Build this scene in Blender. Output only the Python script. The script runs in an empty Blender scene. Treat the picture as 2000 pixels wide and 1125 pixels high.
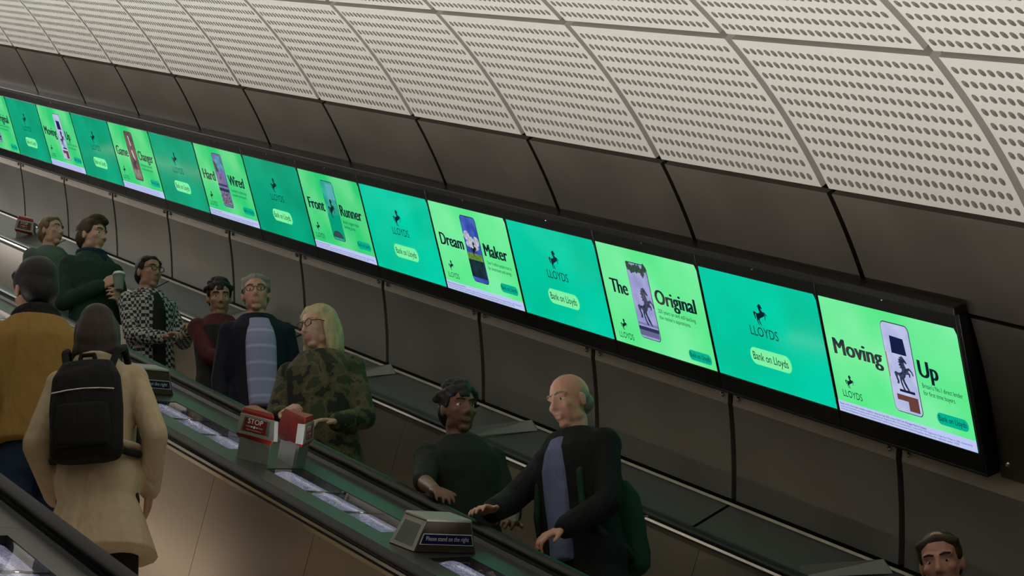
import bpy, bmesh, math, random
from mathutils import Vector, Matrix, Quaternion

random.seed(7)
SC = bpy.context.scene
COL = SC.collection
R30 = math.radians(30)
# ---------------------------------------------------------------- tunnel frame
# tunnel coordinates: u down the slope, h horizontally towards the advert wall, n square to the slope
EYE = Vector((0, 0, 1.65))
TUN = Matrix.Translation(EYE) @ Matrix.Rotation(R30, 4, 'Y')
TROT = Matrix.Rotation(R30, 4, 'Y')

# ---------------------------------------------------------------- camera
B0 = (0.4640647899, 0.8665778381, 0.1835394271)      # image right
B1 = (0.1379347129, 0.1339793139, -0.9813376373)     # image down
B2 = (-0.8749959347, 0.4807207027, -0.0573560831)    # forward
cam_d = bpy.data.cameras.new('camera')
cam_d.sensor_width = 36.0
cam_d.lens = 4650.0 / 2000.0 * 36.0
cam_d.clip_start = 0.05
cam_d.clip_end = 200
cam = bpy.data.objects.new('camera', cam_d)
COL.objects.link(cam)
m3 = Matrix(((B0[0], -B1[0], -B2[0]), (B0[1], -B1[1], -B2[1]), (B0[2], -B1[2], -B2[2])))
cam.matrix_world = TUN @ m3.to_4x4()
SC.camera = cam

# ---------------------------------------------------------------- world, exposure
wd = bpy.data.worlds.new('world')
SC.world = wd
wd.use_nodes = True
wd.node_tree.nodes['Background'].inputs[0].default_value = (1.0, 0.94, 0.86, 1)
wd.node_tree.nodes['Background'].inputs[1].default_value = 0.022
SC.view_settings.view_transform = 'Standard'
SC.view_settings.look = 'None'
SC.view_settings.exposure = 0.0
SC.view_settings.gamma = 1.0
SC.view_settings.use_curve_mapping = False
UPLIGHT_W = 15.5        # each deck uplighter, watts
HALL_W = 120.0          # lamps of the upper ticket hall at the head of the escalators

def area_light(name, mat, sx, sy, watts, col=(1, 0.95, 0.88), spread=None):
    l = bpy.data.lights.new(name, 'AREA')
    l.shape = 'RECTANGLE'
    l.size = sx
    l.size_y = sy
    l.energy = watts
    l.color = col
    if spread:
        l.spread = spread
    o = bpy.data.objects.new(name, l)
    COL.objects.link(o)
    o.matrix_world = mat
    return o

# upper hall light: faces down the tunnel (+u)
area_light('upper_hall_light', TUN @ Matrix.Translation((-27.0, 3.3, -0.2)) @ Matrix.Rotation(-math.pi / 2, 4, 'Y'), 2.2, 3.6, HALL_W, (1, 0.97, 0.92))
# lower concourse ceiling light above the foot of the escalators
area_light('lower_hall_light', Matrix.Translation((1.2, 1.5, 4.6)), 2.0, 5.0, 40.0, (1, 0.93, 0.83))

# ---------------------------------------------------------------- materials
def new_mat(name):
    m = bpy.data.materials.new(name)
    m.use_nodes = True
    nt = m.node_tree
    return m, nt, nt.nodes['Principled BSDF']

MATS = {}
def pmat(name, col, rough=0.5, metal=0.0, var=0.12, scale=8.0, stretch=(1, 1, 1), bump=0.0, spec=0.5, rvar=0.0, aniso=0.0, coat=0.0):
    if name in MATS:
        return MATS[name]
    m, nt, b = new_mat(name)
    b.inputs['Roughness'].default_value = rough
    b.inputs['Metallic'].default_value = metal
    b.inputs['Specular IOR Level'].default_value = spec
    b.inputs['Anisotropic'].default_value = aniso
    b.inputs['Coat Weight'].default_value = coat
    tc = nt.nodes.new('ShaderNodeTexCoord')
    mp = nt.nodes.new('ShaderNodeMapping')
    mp.inputs['Scale'].default_value = stretch
    nz = nt.nodes.new('ShaderNodeTexNoise')
    nz.inputs['Scale'].default_value = scale
    nz.inputs['Detail'].default_value = 4
    nt.links.new(tc.outputs['Object'], mp.inputs[0])
    nt.links.new(mp.outputs[0], nz.inputs['Vector'])
    mx = nt.nodes.new('ShaderNodeMix')
    mx.data_type = 'RGBA'
    mx.inputs[6].default_value = tuple(c * (1 - var) for c in col) + (1,)
    mx.inputs[7].default_value = tuple(min(1, c * (1 + var)) for c in col) + (1,)
    nt.links.new(nz.outputs['Fac'], mx.inputs[0])
    nt.links.new(mx.outputs[2], b.inputs['Base Color'])
    if rvar:
        mr = nt.nodes.new('ShaderNodeMapRange')
        mr.inputs[3].default_value = max(0.02, rough - rvar)
        mr.inputs[4].default_value = rough + rvar
        nt.links.new(nz.outputs['Fac'], mr.inputs[0])
        nt.links.new(mr.outputs[0], b.inputs['Roughness'])
    if bump:
        bp = nt.nodes.new('ShaderNodeBump')
        bp.inputs['Strength'].default_value = bump
        bp.inputs['Distance'].default_value = 0.004
        nt.links.new(nz.outputs['Fac'], bp.inputs['Height'])
        nt.links.new(bp.outputs[0], b.inputs['Normal'])
    MATS[name] = m
    return m

def pix(name, col, strength=1.0, col2=None, scale=3.0, rough=0.10):
    """a lit screen colour: glossy black glass that emits"""
    if name in MATS:
        return MATS[name]
    m, nt, b = new_mat(name)
    b.inputs['Base Color'].default_value = (0.004, 0.004, 0.004, 1)
    b.inputs['Roughness'].default_value = rough
    b.inputs['Specular IOR Level'].default_value = 0.5
    b.inputs['Emission Strength'].default_value = strength
    b.inputs['Emission Color'].default_value = tuple(col) + (1,)
    if col2:
        tc = nt.nodes.new('ShaderNodeTexCoord')
        nz = nt.nodes.new('ShaderNodeTexNoise')
        nz.inputs['Scale'].default_value = scale
        nz.inputs['Detail'].default_value = 1
        nt.links.new(tc.outputs['Object'], nz.inputs['Vector'])
        rp = nt.nodes.new('ShaderNodeMapRange')
        rp.inputs[1].default_value = 0.35
        rp.inputs[2].default_value = 0.65
        nt.links.new(nz.outputs['Fac'], rp.inputs[0])
        mx = nt.nodes.new('ShaderNodeMix')
        mx.data_type = 'RGBA'
        mx.inputs[6].default_value = tuple(col) + (1,)
        mx.inputs[7].default_value = tuple(col2) + (1,)
        nt.links.new(rp.outputs[0], mx.inputs[0])
        nt.links.new(mx.outputs[2], b.inputs['Emission Color'])
    MATS[name] = m
    return m

M_PERF = pmat('cast_perforated_panel', (0.60, 0.58, 0.54), 0.55, 0.0, 0.06, 5.0, bump=0.05)
M_BACK = pmat('acoustic_felt', (0.155, 0.138, 0.122), 0.9, 0.0, 0.2, 14.0)
M_JOINT = pmat('joint_channel', (0.30, 0.27, 0.24), 0.6, 0.2, 0.1, 6.0)
M_BLACKVOID = pmat('dark_joint', (0.012, 0.011, 0.010), 0.7, 0.0, 0.1, 6.0)
M_WALLMETAL = pmat('bronzed_steel_panel', (0.185, 0.158, 0.134), 0.40, 0.95, 0.16, 2.2, (1, 1, 1), rvar=0.06)
M_LOWMETAL = pmat('brushed_steel_panel', (0.42, 0.41, 0.37), 0.46, 0.92, 0.14, 2.0, (1, 1, 1), rvar=0.06)
M_FLANGE = pmat('brightened_panel_edge', (0.60, 0.53, 0.45), 0.45, 0.9, 0.15, 9.0, rvar=0.05)  # paler than the panel: ceiling reflection on the folded edge put into the colour
M_SCREW = pmat('steel_screw', (0.62, 0.58, 0.52), 0.25, 1.0, 0.05, 20.0)
M_FRAME = pmat('black_frame', (0.012, 0.011, 0.010), 0.28, 0.0, 0.2, 4.0, spec=0.45)
M_LIP = pmat('dark_bronze_lip', (0.018, 0.016, 0.015), 0.40, 0.3, 0.2, 4.0)
M_BAL = pmat('balustrade_steel', (0.46, 0.41, 0.35), 0.33, 1.0, 0.05, 2.0, (1, 1, 1), rvar=0.03)
M_TRIM = pmat('polished_trim', (0.60, 0.55, 0.49), 0.24, 1.0, 0.05, 4.0)
M_RAIL = pmat('black_rubber_handrail', (0.012, 0.012, 0.012), 0.38, 0.0, 0.2, 6.0, spec=0.35)
M_DECK = pmat('deck_steel', (0.085, 0.085, 0.082), 0.40, 0.9, 0.06, 3.0, (1, 1, 1), rvar=0.04)
M_DECKDARK = pmat('deck_groove', (0.02, 0.02, 0.02), 0.5, 0.3, 0.1, 3.0)
M_STEP = pmat('step_aluminium', (0.16, 0.16, 0.16), 0.5, 0.8, 0.1, 10.0)
M_RED = pmat('red_plastic', (0.30, 0.018, 0.012), 0.35, 0.0, 0.08, 10.0, spec=0.5)
M_SILVER = pmat('silver_stop_frame', (0.42, 0.44, 0.43), 0.38, 0.7, 0.05, 10.0)
M_STOPRED = pmat('stop_label_red', (0.14, 0.010, 0.010), 0.35, 0.0, 0.05, 10.0)
M_WHITE = pmat('white_lettering', (0.72, 0.72, 0.70), 0.5, 0.0, 0.03, 10.0)
M_BLUE = pmat('blue_sign_enamel', (0.006, 0.010, 0.060), 0.30, 0.0, 0.05, 10.0)
M_BRONZE = pmat('brown_sign_box', (0.075, 0.052, 0.040), 0.45, 0.3, 0.12, 6.0)
M_BOXTOP = pmat('sign_box_cap', (0.34, 0.33, 0.31), 0.45, 0.5, 0.06, 6.0)
M_BOXPANE = pmat('grimy_box_pane', (0.10, 0.12, 0.10), 0.25, 0.0, 0.5, 14.0)
M_FLOOR = pmat('terrazzo_floor', (0.20, 0.19, 0.18), 0.4, 0.0, 0.25, 30.0)

def glass_mat():
    m = bpy.data.materials.new('clear_cover_glass')
    m.use_nodes = True
    nt = m.node_tree
    nt.nodes.clear()
    out = nt.nodes.new('ShaderNodeOutputMaterial')
    mix = nt.nodes.new('ShaderNodeMixShader')
    lw = nt.nodes.new('ShaderNodeLayerWeight')
    lw.inputs[0].default_value = 0.5
    pw = nt.nodes.new('ShaderNodeMath')
    pw.operation = 'POWER'
    pw.inputs[1].default_value = 5.0
    fr = nt.nodes.new('ShaderNodeMath')
    fr.operation = 'MULTIPLY_ADD'
    fr.inputs[1].default_value = 0.92
    fr.inputs[2].default_value = 0.04
    nt.links.new(lw.outputs['Facing'], pw.inputs[0])
    nt.links.new(pw.outputs[0], fr.inputs[0])
    tr = nt.nodes.new('ShaderNodeBsdfTransparent')
    tr.inputs[0].default_value = (0.93, 0.95, 0.94, 1)
    gl = nt.nodes.new('ShaderNodeBsdfGlossy')
    gl.inputs['Roughness'].default_value = 0.03
    nt.links.new(fr.outputs[0], mix.inputs[0])
    nt.links.new(tr.outputs[0], mix.inputs[1])
    nt.links.new(gl.outputs[0], mix.inputs[2])
    nt.links.new(mix.outputs[0], out.inputs[0])
    return m
M_GLASS = glass_mat()

M_SKIRTLIGHT = pix('warm_skirting_light', (1.0, 0.80, 0.60), 9.0)
M_SKIRTDIM = pix('dim_skirting_light', (1.0, 0.76, 0.56), 3.0)
def glitter_mat():
    m, nt, b = new_mat('prismatic_lamp_lens')
    tc = nt.nodes.new('ShaderNodeTexCoord')
    vo = nt.nodes.new('ShaderNodeTexVoronoi')
    vo.inputs['Scale'].default_value = 190
    nz = nt.nodes.new('ShaderNodeTexNoise')
    nz.inputs['Scale'].default_value = 420
    nt.links.new(tc.outputs['Object'], vo.inputs['Vector'])
    nt.links.new(tc.outputs['Object'], nz.inputs['Vector'])
    sep = nt.nodes.new('ShaderNodeSeparateColor')
    nt.links.new(vo.outputs['Color'], sep.inputs[0])
    pw = nt.nodes.new('ShaderNodeMath')
    pw.operation = 'POWER'
    pw.inputs[1].default_value = 3.0
    nt.links.new(sep.outputs[0], pw.inputs[0])
    mr = nt.nodes.new('ShaderNodeMapRange')
    mr.inputs[3].default_value = 0.07
    mr.inputs[4].default_value = 0.80
    nt.links.new(pw.outputs[0], mr.inputs[0])
    b.inputs['Base Color'].default_value = (0.30, 0.30, 0.34, 1)
    b.inputs['Roughness'].default_value = 0.25
    b.inputs['Emission Color'].default_value = (0.50, 0.48, 0.86, 1)
    nt.links.new(mr.outputs[0], b.inputs['Emission Strength'])
    bp = nt.nodes.new('ShaderNodeBump')
    bp.inputs['Strength'].default_value = 0.8
    bp.inputs['Distance'].default_value = 0.004
    nt.links.new(nz.outputs['Fac'], bp.inputs['Height'])
    nt.links.new(bp.outputs[0], b.inputs['Normal'])
    return m
M_GLITTER = glitter_mat()

# ---------------------------------------------------------------- object helpers
def mesh_of(bm, name, smooth=False):
    bmesh.ops.recalc_face_normals(bm, faces=bm.faces)
    me = bpy.data.meshes.new(name)
    bm.to_mesh(me)
    bm.free()
    if smooth:
        me.polygons.foreach_set('use_smooth', [True] * len(me.polygons))
    return me

def add(name, me, mat=None, parent=None, matrix=None):
    o = bpy.data.objects.new(name, me)
    COL.objects.link(o)
    if mat is not None and me is not None and not me.materials:
        me.materials.append(mat)
    if parent is not None:
        o.parent = parent
        if matrix is not None:
            o.matrix_local = matrix
    elif matrix is not None:
        o.matrix_world = matrix
    return o

def empty(name, matrix):
    o = bpy.data.objects.new(name, None)
    o.empty_display_size = 0.1
    COL.objects.link(o)
    o.matrix_world = matrix
    return o

def tag(o, label, cat, group=None):
    o['label'] = label
    o['category'] = cat
    if group:
        o['group'] = group
    return o

def structure(o):
    o['kind'] = 'structure'
    return o

def bm_box(bm, x0, x1, y0, y1, z0, z1):
    v = [bm.verts.new((x, y, z)) for z in (z0, z1) for y in (y0, y1) for x in (x0, x1)]
    for f in ((0, 2, 3, 1), (4, 5, 7, 6), (0, 1, 5, 4), (2, 6, 7, 3), (0, 4, 6, 2), (1, 3, 7, 5)):
        bm.faces.new([v[i] for i in f])
    return v

def box_mesh(name, x0, x1, y0, y1, z0, z1, bev=0.0):
    bm = bmesh.new()
    bm_box(bm, x0, x1, y0, y1, z0, z1)
    if bev:
        bmesh.ops.bevel(bm, geom=bm.edges[:], offset=bev, segments=2, affect='EDGES', profile=0.5)
    return mesh_of(bm, name)

def extrude_prof(name, prof, u0, u1, skew=0.0, smooth=False):
    """closed (h,n) profile run along u; skew shifts u with h"""
    bm = bmesh.new()
    a = [bm.verts.new((u0 + skew * (p[0] - prof[0][0]), p[0], p[1])) for p in prof]
    b = [bm.verts.new((u1 + skew * (p[0] - prof[0][0]), p[0], p[1])) for p in prof]
    k = len(prof)
    for i in range(k):
        bm.faces.new((a[i], a[(i + 1) % k], b[(i + 1) % k], b[i]))
    bm.faces.new(a)
    bm.faces.new(b[::-1])
    return mesh_of(bm, name, smooth)

def prism_mesh(name, poly, z0, z1, bev=0.0):
    """polygon in x,y run from z0 to z1"""
    bm = bmesh.new()
    a = [bm.verts.new((p[0], p[1], z0)) for p in poly]
    b = [bm.verts.new((p[0], p[1], z1)) for p in poly]
    k = len(poly)
    for i in range(k):
        bm.faces.new((a[i], a[(i + 1) % k], b[(i + 1) % k], b[i]))
    bm.faces.new(a[::-1])
    bm.faces.new(b)
    if bev:
        bmesh.ops.bevel(bm, geom=bm.edges[:], offset=bev, segments=2, affect='EDGES', profile=0.5)
    return mesh_of(bm, name)

def arc_sheet(name, th0, th1, u0, u1, r0, thick, seg=10, r_edge=None, bev=0.004):
    """curved plate on the tunnel circle (angles in degrees, about the circle centre)"""
    bm = bmesh.new()
    rows = []
    for i in range(seg + 1):
        t = math.radians(th0 + (th1 - th0) * i / seg)
        r = r0 if r_edge is None else r_edge(i / seg)
        c, s = math.cos(t), math.sin(t)
        rows.append([bm.verts.new((u, rr * c, rr * s)) for rr in (r, r + thick) for u in (u0, u1)])
    for i in range(seg):
        p, q = rows[i], rows[i + 1]
        bm.faces.new((p[0], p[1], q[1], q[0]))
        bm.faces.new((p[2], q[2], q[3], p[3]))
        bm.faces.new((p[0], q[0], q[2], p[2]))
        bm.faces.new((p[1], p[3], q[3], q[1]))
    bm.faces.new((rows[0][0], rows[0][2], rows[0][3], rows[0][1]))
    bm.faces.new((rows[-1][0], rows[-1][1], rows[-1][3], rows[-1][2]))
    bmesh.ops.recalc_face_normals(bm, faces=bm.faces)
    for f in bm.faces:
        f.smooth = True
    for e in bm.edges:
        e.smooth = e.calc_face_angle(0) < 0.6
    return mesh_of(bm, name)

# ---------------------------------------------------------------- tunnel measures (metres)
CH, CN, RAD = 3.278, -1.9275, 2.957
UJ0, PW = -7.589, 1.25            # first panel joint and the panel pitch
KMIN, KMAX = -3, 13               # joints run up the tunnel as k grows
CIRC = TUN @ Matrix.Translation((0, CH, CN))
def joint_u(k):
    return UJ0 - PW * k

# ---------------------------------------------------------------- wall and vault
UA, UB = joint_u(KMAX), joint_u(KMIN)
wall = structure(add('wall_right', arc_sheet('wall_right', 6, 42.3, UA, UB, RAD + 0.055, 0.05, 14), M_BLACKVOID, None, CIRC))
ceil_ = structure(add('ceiling', arc_sheet('ceiling', 42.3, 132.9, UA, joint_u(-3), RAD + 0.05, 0.05, 36), M_JOINT, None, CIRC))
# the vault opens to the lower hall on the camera's side: its left half starts further up the slope
wall_l = structure(add('wall_left', arc_sheet('wall_left', 132.9, 172, UA, joint_u(0), RAD, 0.05, 16), M_LOWMETAL, None, CIRC))

ROW0, ROWP = 42.62, 15.04
NC, NR = 25, 11
def perforated_mesh():
    bm = bmesh.new()
    x0, x1 = 0.024, PW - 0.026
    t0, t1 = ROW0, ROW0 + 14.45
    rad_h = 0.0168
    hx = [(0.048 + 0.0371 * j) * PW for j in range(NC)]
    ht = [43.46 + 1.245 * i for i in range(NR)]
    dx = 0.0371 * PW / 2
    dt = 1.245 / 2
    degm = RAD * math.pi / 180
    cache = {}
    def V(u, t, r):
        key = (round(u, 5), round(t, 4), round(r, 4))
        if key not in cache:
            a = math.radians(t)
            cache[key] = bm.verts.new((u, r * math.cos(a), r * math.sin(a)))
        return cache[key]
    pat = [(-1, -1), (-1 / 3, -1), (1 / 3, -1), (1, -1), (1, -1 / 3), (1, 1 / 3), (1, 1), (1 / 3, 1), (-1 / 3, 1), (-1, 1), (-1, 1 / 3), (-1, -1 / 3)]
    dep = 0.020
    for cx in hx:
        for ct in ht:
            out = [V(cx + px * dx, ct + py * dt, RAD) for px, py in pat]
            inn, back = [], []
            for px, py in pat:
                ang = math.atan2(py * dt * degm, px * dx)
                iu, it = cx + rad_h * math.cos(ang), ct + rad_h * math.sin(ang) / degm
                inn.append(V(iu, it, RAD))
                back.append(V(iu, it, RAD + dep))
            for i in range(12):
                j = (i + 1) % 12
                bm.faces.new((out[i], out[j], inn[j], inn[i]))
                bm.faces.new((inn[i], inn[j], back[j], back[i]))
    # plain margins round the field of holes
    xa, xb = hx[0] - dx, hx[-1] + dx
    ta, tb = ht[0] - dt, ht[-1] + dt
    def patch(u0, u1, a0, a1, n):
        for i in range(n):
            b0, b1 = a0 + (a1 - a0) * i / n, a0 + (a1 - a0) * (i + 1) / n
            bm.faces.new((V(u0, b0, RAD), V(u1, b0, RAD), V(u1, b1, RAD), V(u0, b1, RAD)))
    for (u0, u1) in ((x0, xa), (xa, xb), (xb, x1)):
        for (a0, a1, n) in ((t0, ta, 1), (ta, tb, NR), (tb, t1, 1)):
            if u0 == xa and a0 == ta:
                continue
            patch(u0, u1, a0, a1, n)
    # returned edges
    n = 12
    for i in range(n):
        b0, b1 = t0 + (t1 - t0) * i / n, t0 + (t1 - t0) * (i + 1) / n
        for u in (x0, x1):
            bm.faces.new((V(u, b0, RAD), V(u, b1, RAD), V(u, b1, RAD + 0.045), V(u, b0, RAD + 0.045)))
    for a in (t0, t1):
        bm.faces.new((V(x0, a, RAD), V(x1, a, RAD), V(x1, a, RAD + 0.045), V(x0, a, RAD + 0.045)))
    me = bpy.data.meshes.new('perforated_panel')
    bm.normal_update()
    bm.to_mesh(me)
    bm.free()
    return me

PERF = perforated_mesh()
FELT = arc_sheet('acoustic_backing', ROW0 + 0.2, ROW0 + 14.25, 0.03, PW - 0.03, RAD + 0.014, 0.004, 10)
for row in range(6):
    for k in range(KMIN + 1, KMAX + 1):
        if row >= 4 and k < 1:
            continue
        p = add('perforated_panel', PERF, M_PERF, ceil_, Matrix.Translation((joint_u(k), 0, 0)) @ Matrix.Rotation(math.radians(ROWP * row), 4, 'X'))
        add('acoustic_backing', FELT, M_BACK, p, Matrix.Identity(4))

# dark upper and lower steel panels, the infill beyond the screens, their screws
def low_edge(f):
    return RAD + (0.0 if f < 0.86 else 0.030 * (f - 0.86) / 0.14)
UPM = arc_sheet('steel_panel', 33.6, 42.05, 0.017, PW - 0.017, RAD + 0.004, 0.03, 10)
LOM = arc_sheet('lower_steel_panel', 10.75, 19.35, 0.020, PW - 0.020, RAD, 0.03, 12)
FLM = arc_sheet('panel_flange', 19.35, 20.95, 0.020, PW - 0.020, RAD, 0.02, 3, lambda f: RAD - 0.002 + 0.016 * f)
def screw_mesh():
    bm = bmesh.new()
    rings = [(0.0125, 0.0), (0.0125, 0.002), (0.0095, 0.004), (0.0085, 0.0075), (0.0050, 0.0085), (0.0035, 0.0055)]
    vs = []
    for r, z in rings:
        vs.append([bm.verts.new((r * math.cos(a * math.pi / 6), r * math.sin(a * math.pi / 6), z)) for a in range(12)])
    for i in range(len(vs) - 1):
        for j in range(12):
            bm.faces.new((vs[i][j], vs[i][(j + 1) % 12], vs[i + 1][(j + 1) % 12], vs[i + 1][j]))
    bm.faces.new(vs[-1])
    return mesh_of(bm, 'screw', True)
SCREW = screw_mesh()
def on_circle(u, th, r):
    a = math.radians(th)
    pos = Vector((u, r * math.cos(a), r * math.sin(a)))
    zax = Vector((0, -math.cos(a), -math.sin(a)))
    xax = Vector((1, 0, 0))
    yax = zax.cross(xax)
    m = Matrix((xax, yax, zax)).transposed().to_4x4()
    m.translation = pos
    return m
LAM = 0.915 * 1.25
ST = Vector((5.01716756 * LAM, -0.30975423 * LAM))        # screen top edge (h, n)
SB = Vector((5.21185933 * LAM, -0.70418727 * LAM))        # screen bottom edge
SH = (SB - ST).length
SE = (SB - ST) / SH
U_END, PITCH = -6.1050749 * LAM, 0.80121966 * LAM
for k in range(KMIN + 1, KMAX + 1):
    add('steel_panel', UPM, M_WALLMETAL, wall, Matrix.Translation((joint_u(k), 0, 0)))
    p = add('lower_steel_panel', LOM, M_LOWMETAL, wall, Matrix.Translation((joint_u(k), 0, 0)))
    add('panel_flange', FLM, M_FLANGE, p, Matrix.Identity(4))
    for du in (0.065, PW - 0.065):
        add('screw', SCREW, M_SCREW, p, on_circle(du, 20.05, RAD + 0.003))
# infill panel to the right of the last screen
INF0 = U_END + 0.042
for (a, b) in ((INF0, joint_u(-1) - 0.008), (joint_u(-1) + 0.008, joint_u(-2) - 0.008)):
    q = add('infill_panel', arc_sheet('infill_panel', 20.75, 33.3, a, b, RAD, 0.03, 12), M_WALLMETAL, wall, Matrix.Identity(4))
    for du in (a + 0.05, b - 0.05):
        add('screw', SCREW, M_SCREW, q, on_circle(du, 21.9, RAD))

# ---------------------------------------------------------------- advert ribbon
SROT = Matrix(((1, 0, 0), (0, -SE.x, SE.y), (0, -SE.y, -SE.x))).to_4x4()      # columns: u, up the screen, outwards
def scr_matrix(u, s, d=0.0):
    """point at u, s below the screen's top edge, d proud of it"""
    hn = ST + SE * s
    m = SROT.copy()
    out = Vector((0, SE.y, -SE.x))
    m.translation = Vector((u, hn.x, hn.y)) + out * d
    return TUN @ m
N_SCR = 17
RIB_L = U_END - PITCH * N_SCR
rib = empty('screen_ribbon_frame', scr_matrix(U_END, SH))
tag(rib, 'long black metal frame holding the row of advert screens along the tunnel wall', 'frame')
def rib_part(name, x0, x1, y0, y1, z0, z1, mat, bev=0.002):
    return add(name, box_mesh(name, x0, x1, y0, y1, z0, z1, bev), mat, rib, Matrix.Identity(4))
LRIB = RIB_L - U_END
rib_part('back_plate', LRIB, 0.030, -0.075, SH + 0.085, -0.06, -0.022, M_FRAME)
rib_part('top_lip', LRIB, 0.034, SH + 0.066, SH + 0.100, -0.06, 0.030, M_LIP, 0.004)
rib_part('end_cap', 0.004, 0.030, -0.080, SH + 0.066, -0.06, 0.010, M_FRAME)
for i in range(N_SCR):
    a = -PITCH * (i + 1)
    t = rib_part('top_cover', a + 0.002, a + PITCH - 0.002, SH + 0.002, SH + 0.0655, -0.03, 0.004, M_FRAME)
    add('fixing_screw', SCREW, M_SCREW, t, Matrix.Translation((a + PITCH * 0.5, SH + 0.047, 0.003)) @ Matrix.Scale(0.42, 4))
    rib_part('bottom_cover', a + 0.002, a + PITCH - 0.002, -0.078, -0.002, -0.03, 0.006, M_FRAME)
rib_part('bottom_lip', LRIB, 0.030, -0.090, -0.079, -0.05, 0.012, M_LIP, 0.002)

# --- lettering and pictures
TXT = {}
def text_mesh(s, bold=0.0):
    key = (s, bold)
    if key in TXT:
        return TXT[key]
    cu = bpy.data.curves.new('lettering', 'FONT')
    cu.body = s
    cu.size = 1.0
    cu.resolution_u = 3
    cu.fill_mode = 'FRONT'
    ob = bpy.data.objects.new('lettering', cu)
    COL.objects.link(ob)
    dg = bpy.context.evaluated_depsgraph_get()
    dg.update()
    me = bpy.data.meshes.new_from_object(ob.evaluated_get(dg))
    bpy.data.objects.remove(ob)
    bpy.data.curves.remove(cu)
    if bold:
        bm = bmesh.new()
        for j in range(-2, 3):
            n0 = len(bm.verts)
            bm.from_mesh(me)
            bm.verts.ensure_lookup_table()
            for v in bm.verts[n0:]:
                v.co.x += bold * j / 2
                v.co.z += 0.00001 * j
        bm.to_mesh(me)
        bm.free()
    xs = [v.co.x for v in me.vertices]
    x0, w = min(xs), max(xs) - min(xs)
    for v in me.vertices:
        v.co.x -= x0
    me.materials.clear()
    TXT[key] = (me, w)
    return TXT[key]
CAP = 0.0
_m, _w = text_mesh('H')
CAP = max(v.co.y for v in _m.vertices)

def put_text(name, s, x0, x1, ybase, cap, z, mat, parent, bold=0.0):
    """lettering from x0 to x1 on a baseline, with the given capital height"""
    me, w = text_mesh(s, bold)
    key = 'm_' + mat.name
    me2 = TXT.get((s, bold, key))
    if me2 is None:
        me2 = me.copy()
        me2.materials.append(mat)
        TXT[(s, bold, key)] = me2
    m = Matrix.Translation((x0, ybase, z)) @ Matrix.Diagonal(((x1 - x0) / w, cap / CAP, 1, 1))
    return add(name, me2, None, parent, m)

HORSE = [(0.092, 0.5), (0.139, 0.464), (0.185, 0.398), (0.24, 0.302), (0.176, 0.277), (0.111, 0.307), (0.111, 0.261), (0.185, 0.19), (0.24, 0.145), (0.314, 0.17), (0.388, 0.129), (0.527, 0.003), (0.481, -0.008), (0.361, 0.069), (0.32, 0.06), (0.388, 0.013), (0.361, -0.19), (0.305, -0.206), (0.333, -0.008), (0.194, -0.074), (0.028, -0.145), (-0.065, -0.175), (-0.102, -0.231), (-0.139, -0.282), (-0.083, -0.388), (0.0, -0.49), (-0.055, -0.495), (-0.166, -0.409), (-0.203, -0.292), (-0.213, -0.256), (-0.25, -0.297), (-0.25, -0.393), (-0.185, -0.5), (-0.24, -0.5), (-0.305, -0.398), (-0.324, -0.297), (-0.314, -0.206), (-0.324, -0.109), (-0.324, -0.028), (-0.333, 0.003), (-0.379, -0.003), (-0.398, -0.048), (-0.379, -0.109), (-0.379, -0.226), (-0.444, -0.246), (-0.462, -0.145), (-0.518, -0.013), (-0.527, 0.058), (-0.453, 0.099), (-0.37, 0.084), (-0.296, 0.038), (-0.185, 0.043), (-0.046, 0.079), (-0.009, 0.14), (-0.055, 0.216), (-0.083, 0.332), (-0.102, 0.383), (-0.046, 0.444), (0.037, 0.48)]
STATUE = [(0.06, 0.5), (0.12, 0.47), (0.22, 0.36), (0.25, 0.31), (0.20, 0.29), (0.12, 0.33), (0.14, 0.24), (0.18, 0.16), (0.30, 0.20), (0.42, 0.10), (0.45, 0.0), (0.40, -0.01), (0.37, 0.08), (0.29, 0.13), (0.24, 0.08), (0.31, 0.03), (0.30, -0.07), (0.25, -0.07), (0.24, 0.0), (0.12, -0.02), (0.08, -0.10), (0.02, -0.15), (0.04, -0.24), (0.14, -0.40), (0.19, -0.5), (0.12, -0.5), (0.03, -0.39), (-0.05, -0.24), (-0.07, -0.18), (-0.09, -0.25), (-0.05, -0.38), (0.02, -0.5), (-0.06, -0.5), (-0.12, -0.39), (-0.16, -0.25), (-0.16, -0.13), (-0.22, -0.07), (-0.24, -0.15), (-0.20, -0.24), (-0.22, -0.34), (-0.31, -0.33), (-0.28, -0.26), (-0.33, -0.13), (-0.36, -0.03), (-0.29, 0.02), (-0.20, -0.01), (-0.10, 0.0), (-0.02, 0.06), (-0.02, 0.14), (-0.10, 0.13), (-0.05, 0.19), (-0.12, 0.22), (-0.06, 0.27), (-0.13, 0.31), (-0.07, 0.34), (-0.10, 0.40), (-0.03, 0.40), (-0.05, 0.46), (0.01, 0.46)]
POLY = {}
def poly_mesh(pts):
    bm = bmesh.new()
    bm.faces.new([bm.verts.new((p[0], p[1], 0)) for p in pts])
    bmesh.ops.triangulate(bm, faces=bm.faces[:], ngon_method='EAR_CLIP')
    return mesh_of(bm, 'print')
def flat(name, pts, z, mat, parent):
    o = add(name, poly_mesh(pts), mat, parent, Matrix.Translation((0, 0, z)))
    me = o.data
    if me.polygons and sum(p.normal.z * p.area for p in me.polygons) < 0:
        me.flip_normals()
    return o
def rrect(x0, x1, y0, y1, r, n=6):
    pts = []
    for cx, cy, a0 in ((x1 - r, y1 - r, 0), (x0 + r, y1 - r, 90), (x0 + r, y0 + r, 180), (x1 - r, y0 + r, 270)):
        for i in range(n + 1):
            a = math.radians(a0 + 90 * i / n)
            pts.append((cx + r * math.cos(a), cy + r * math.sin(a)))
    return pts
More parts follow.
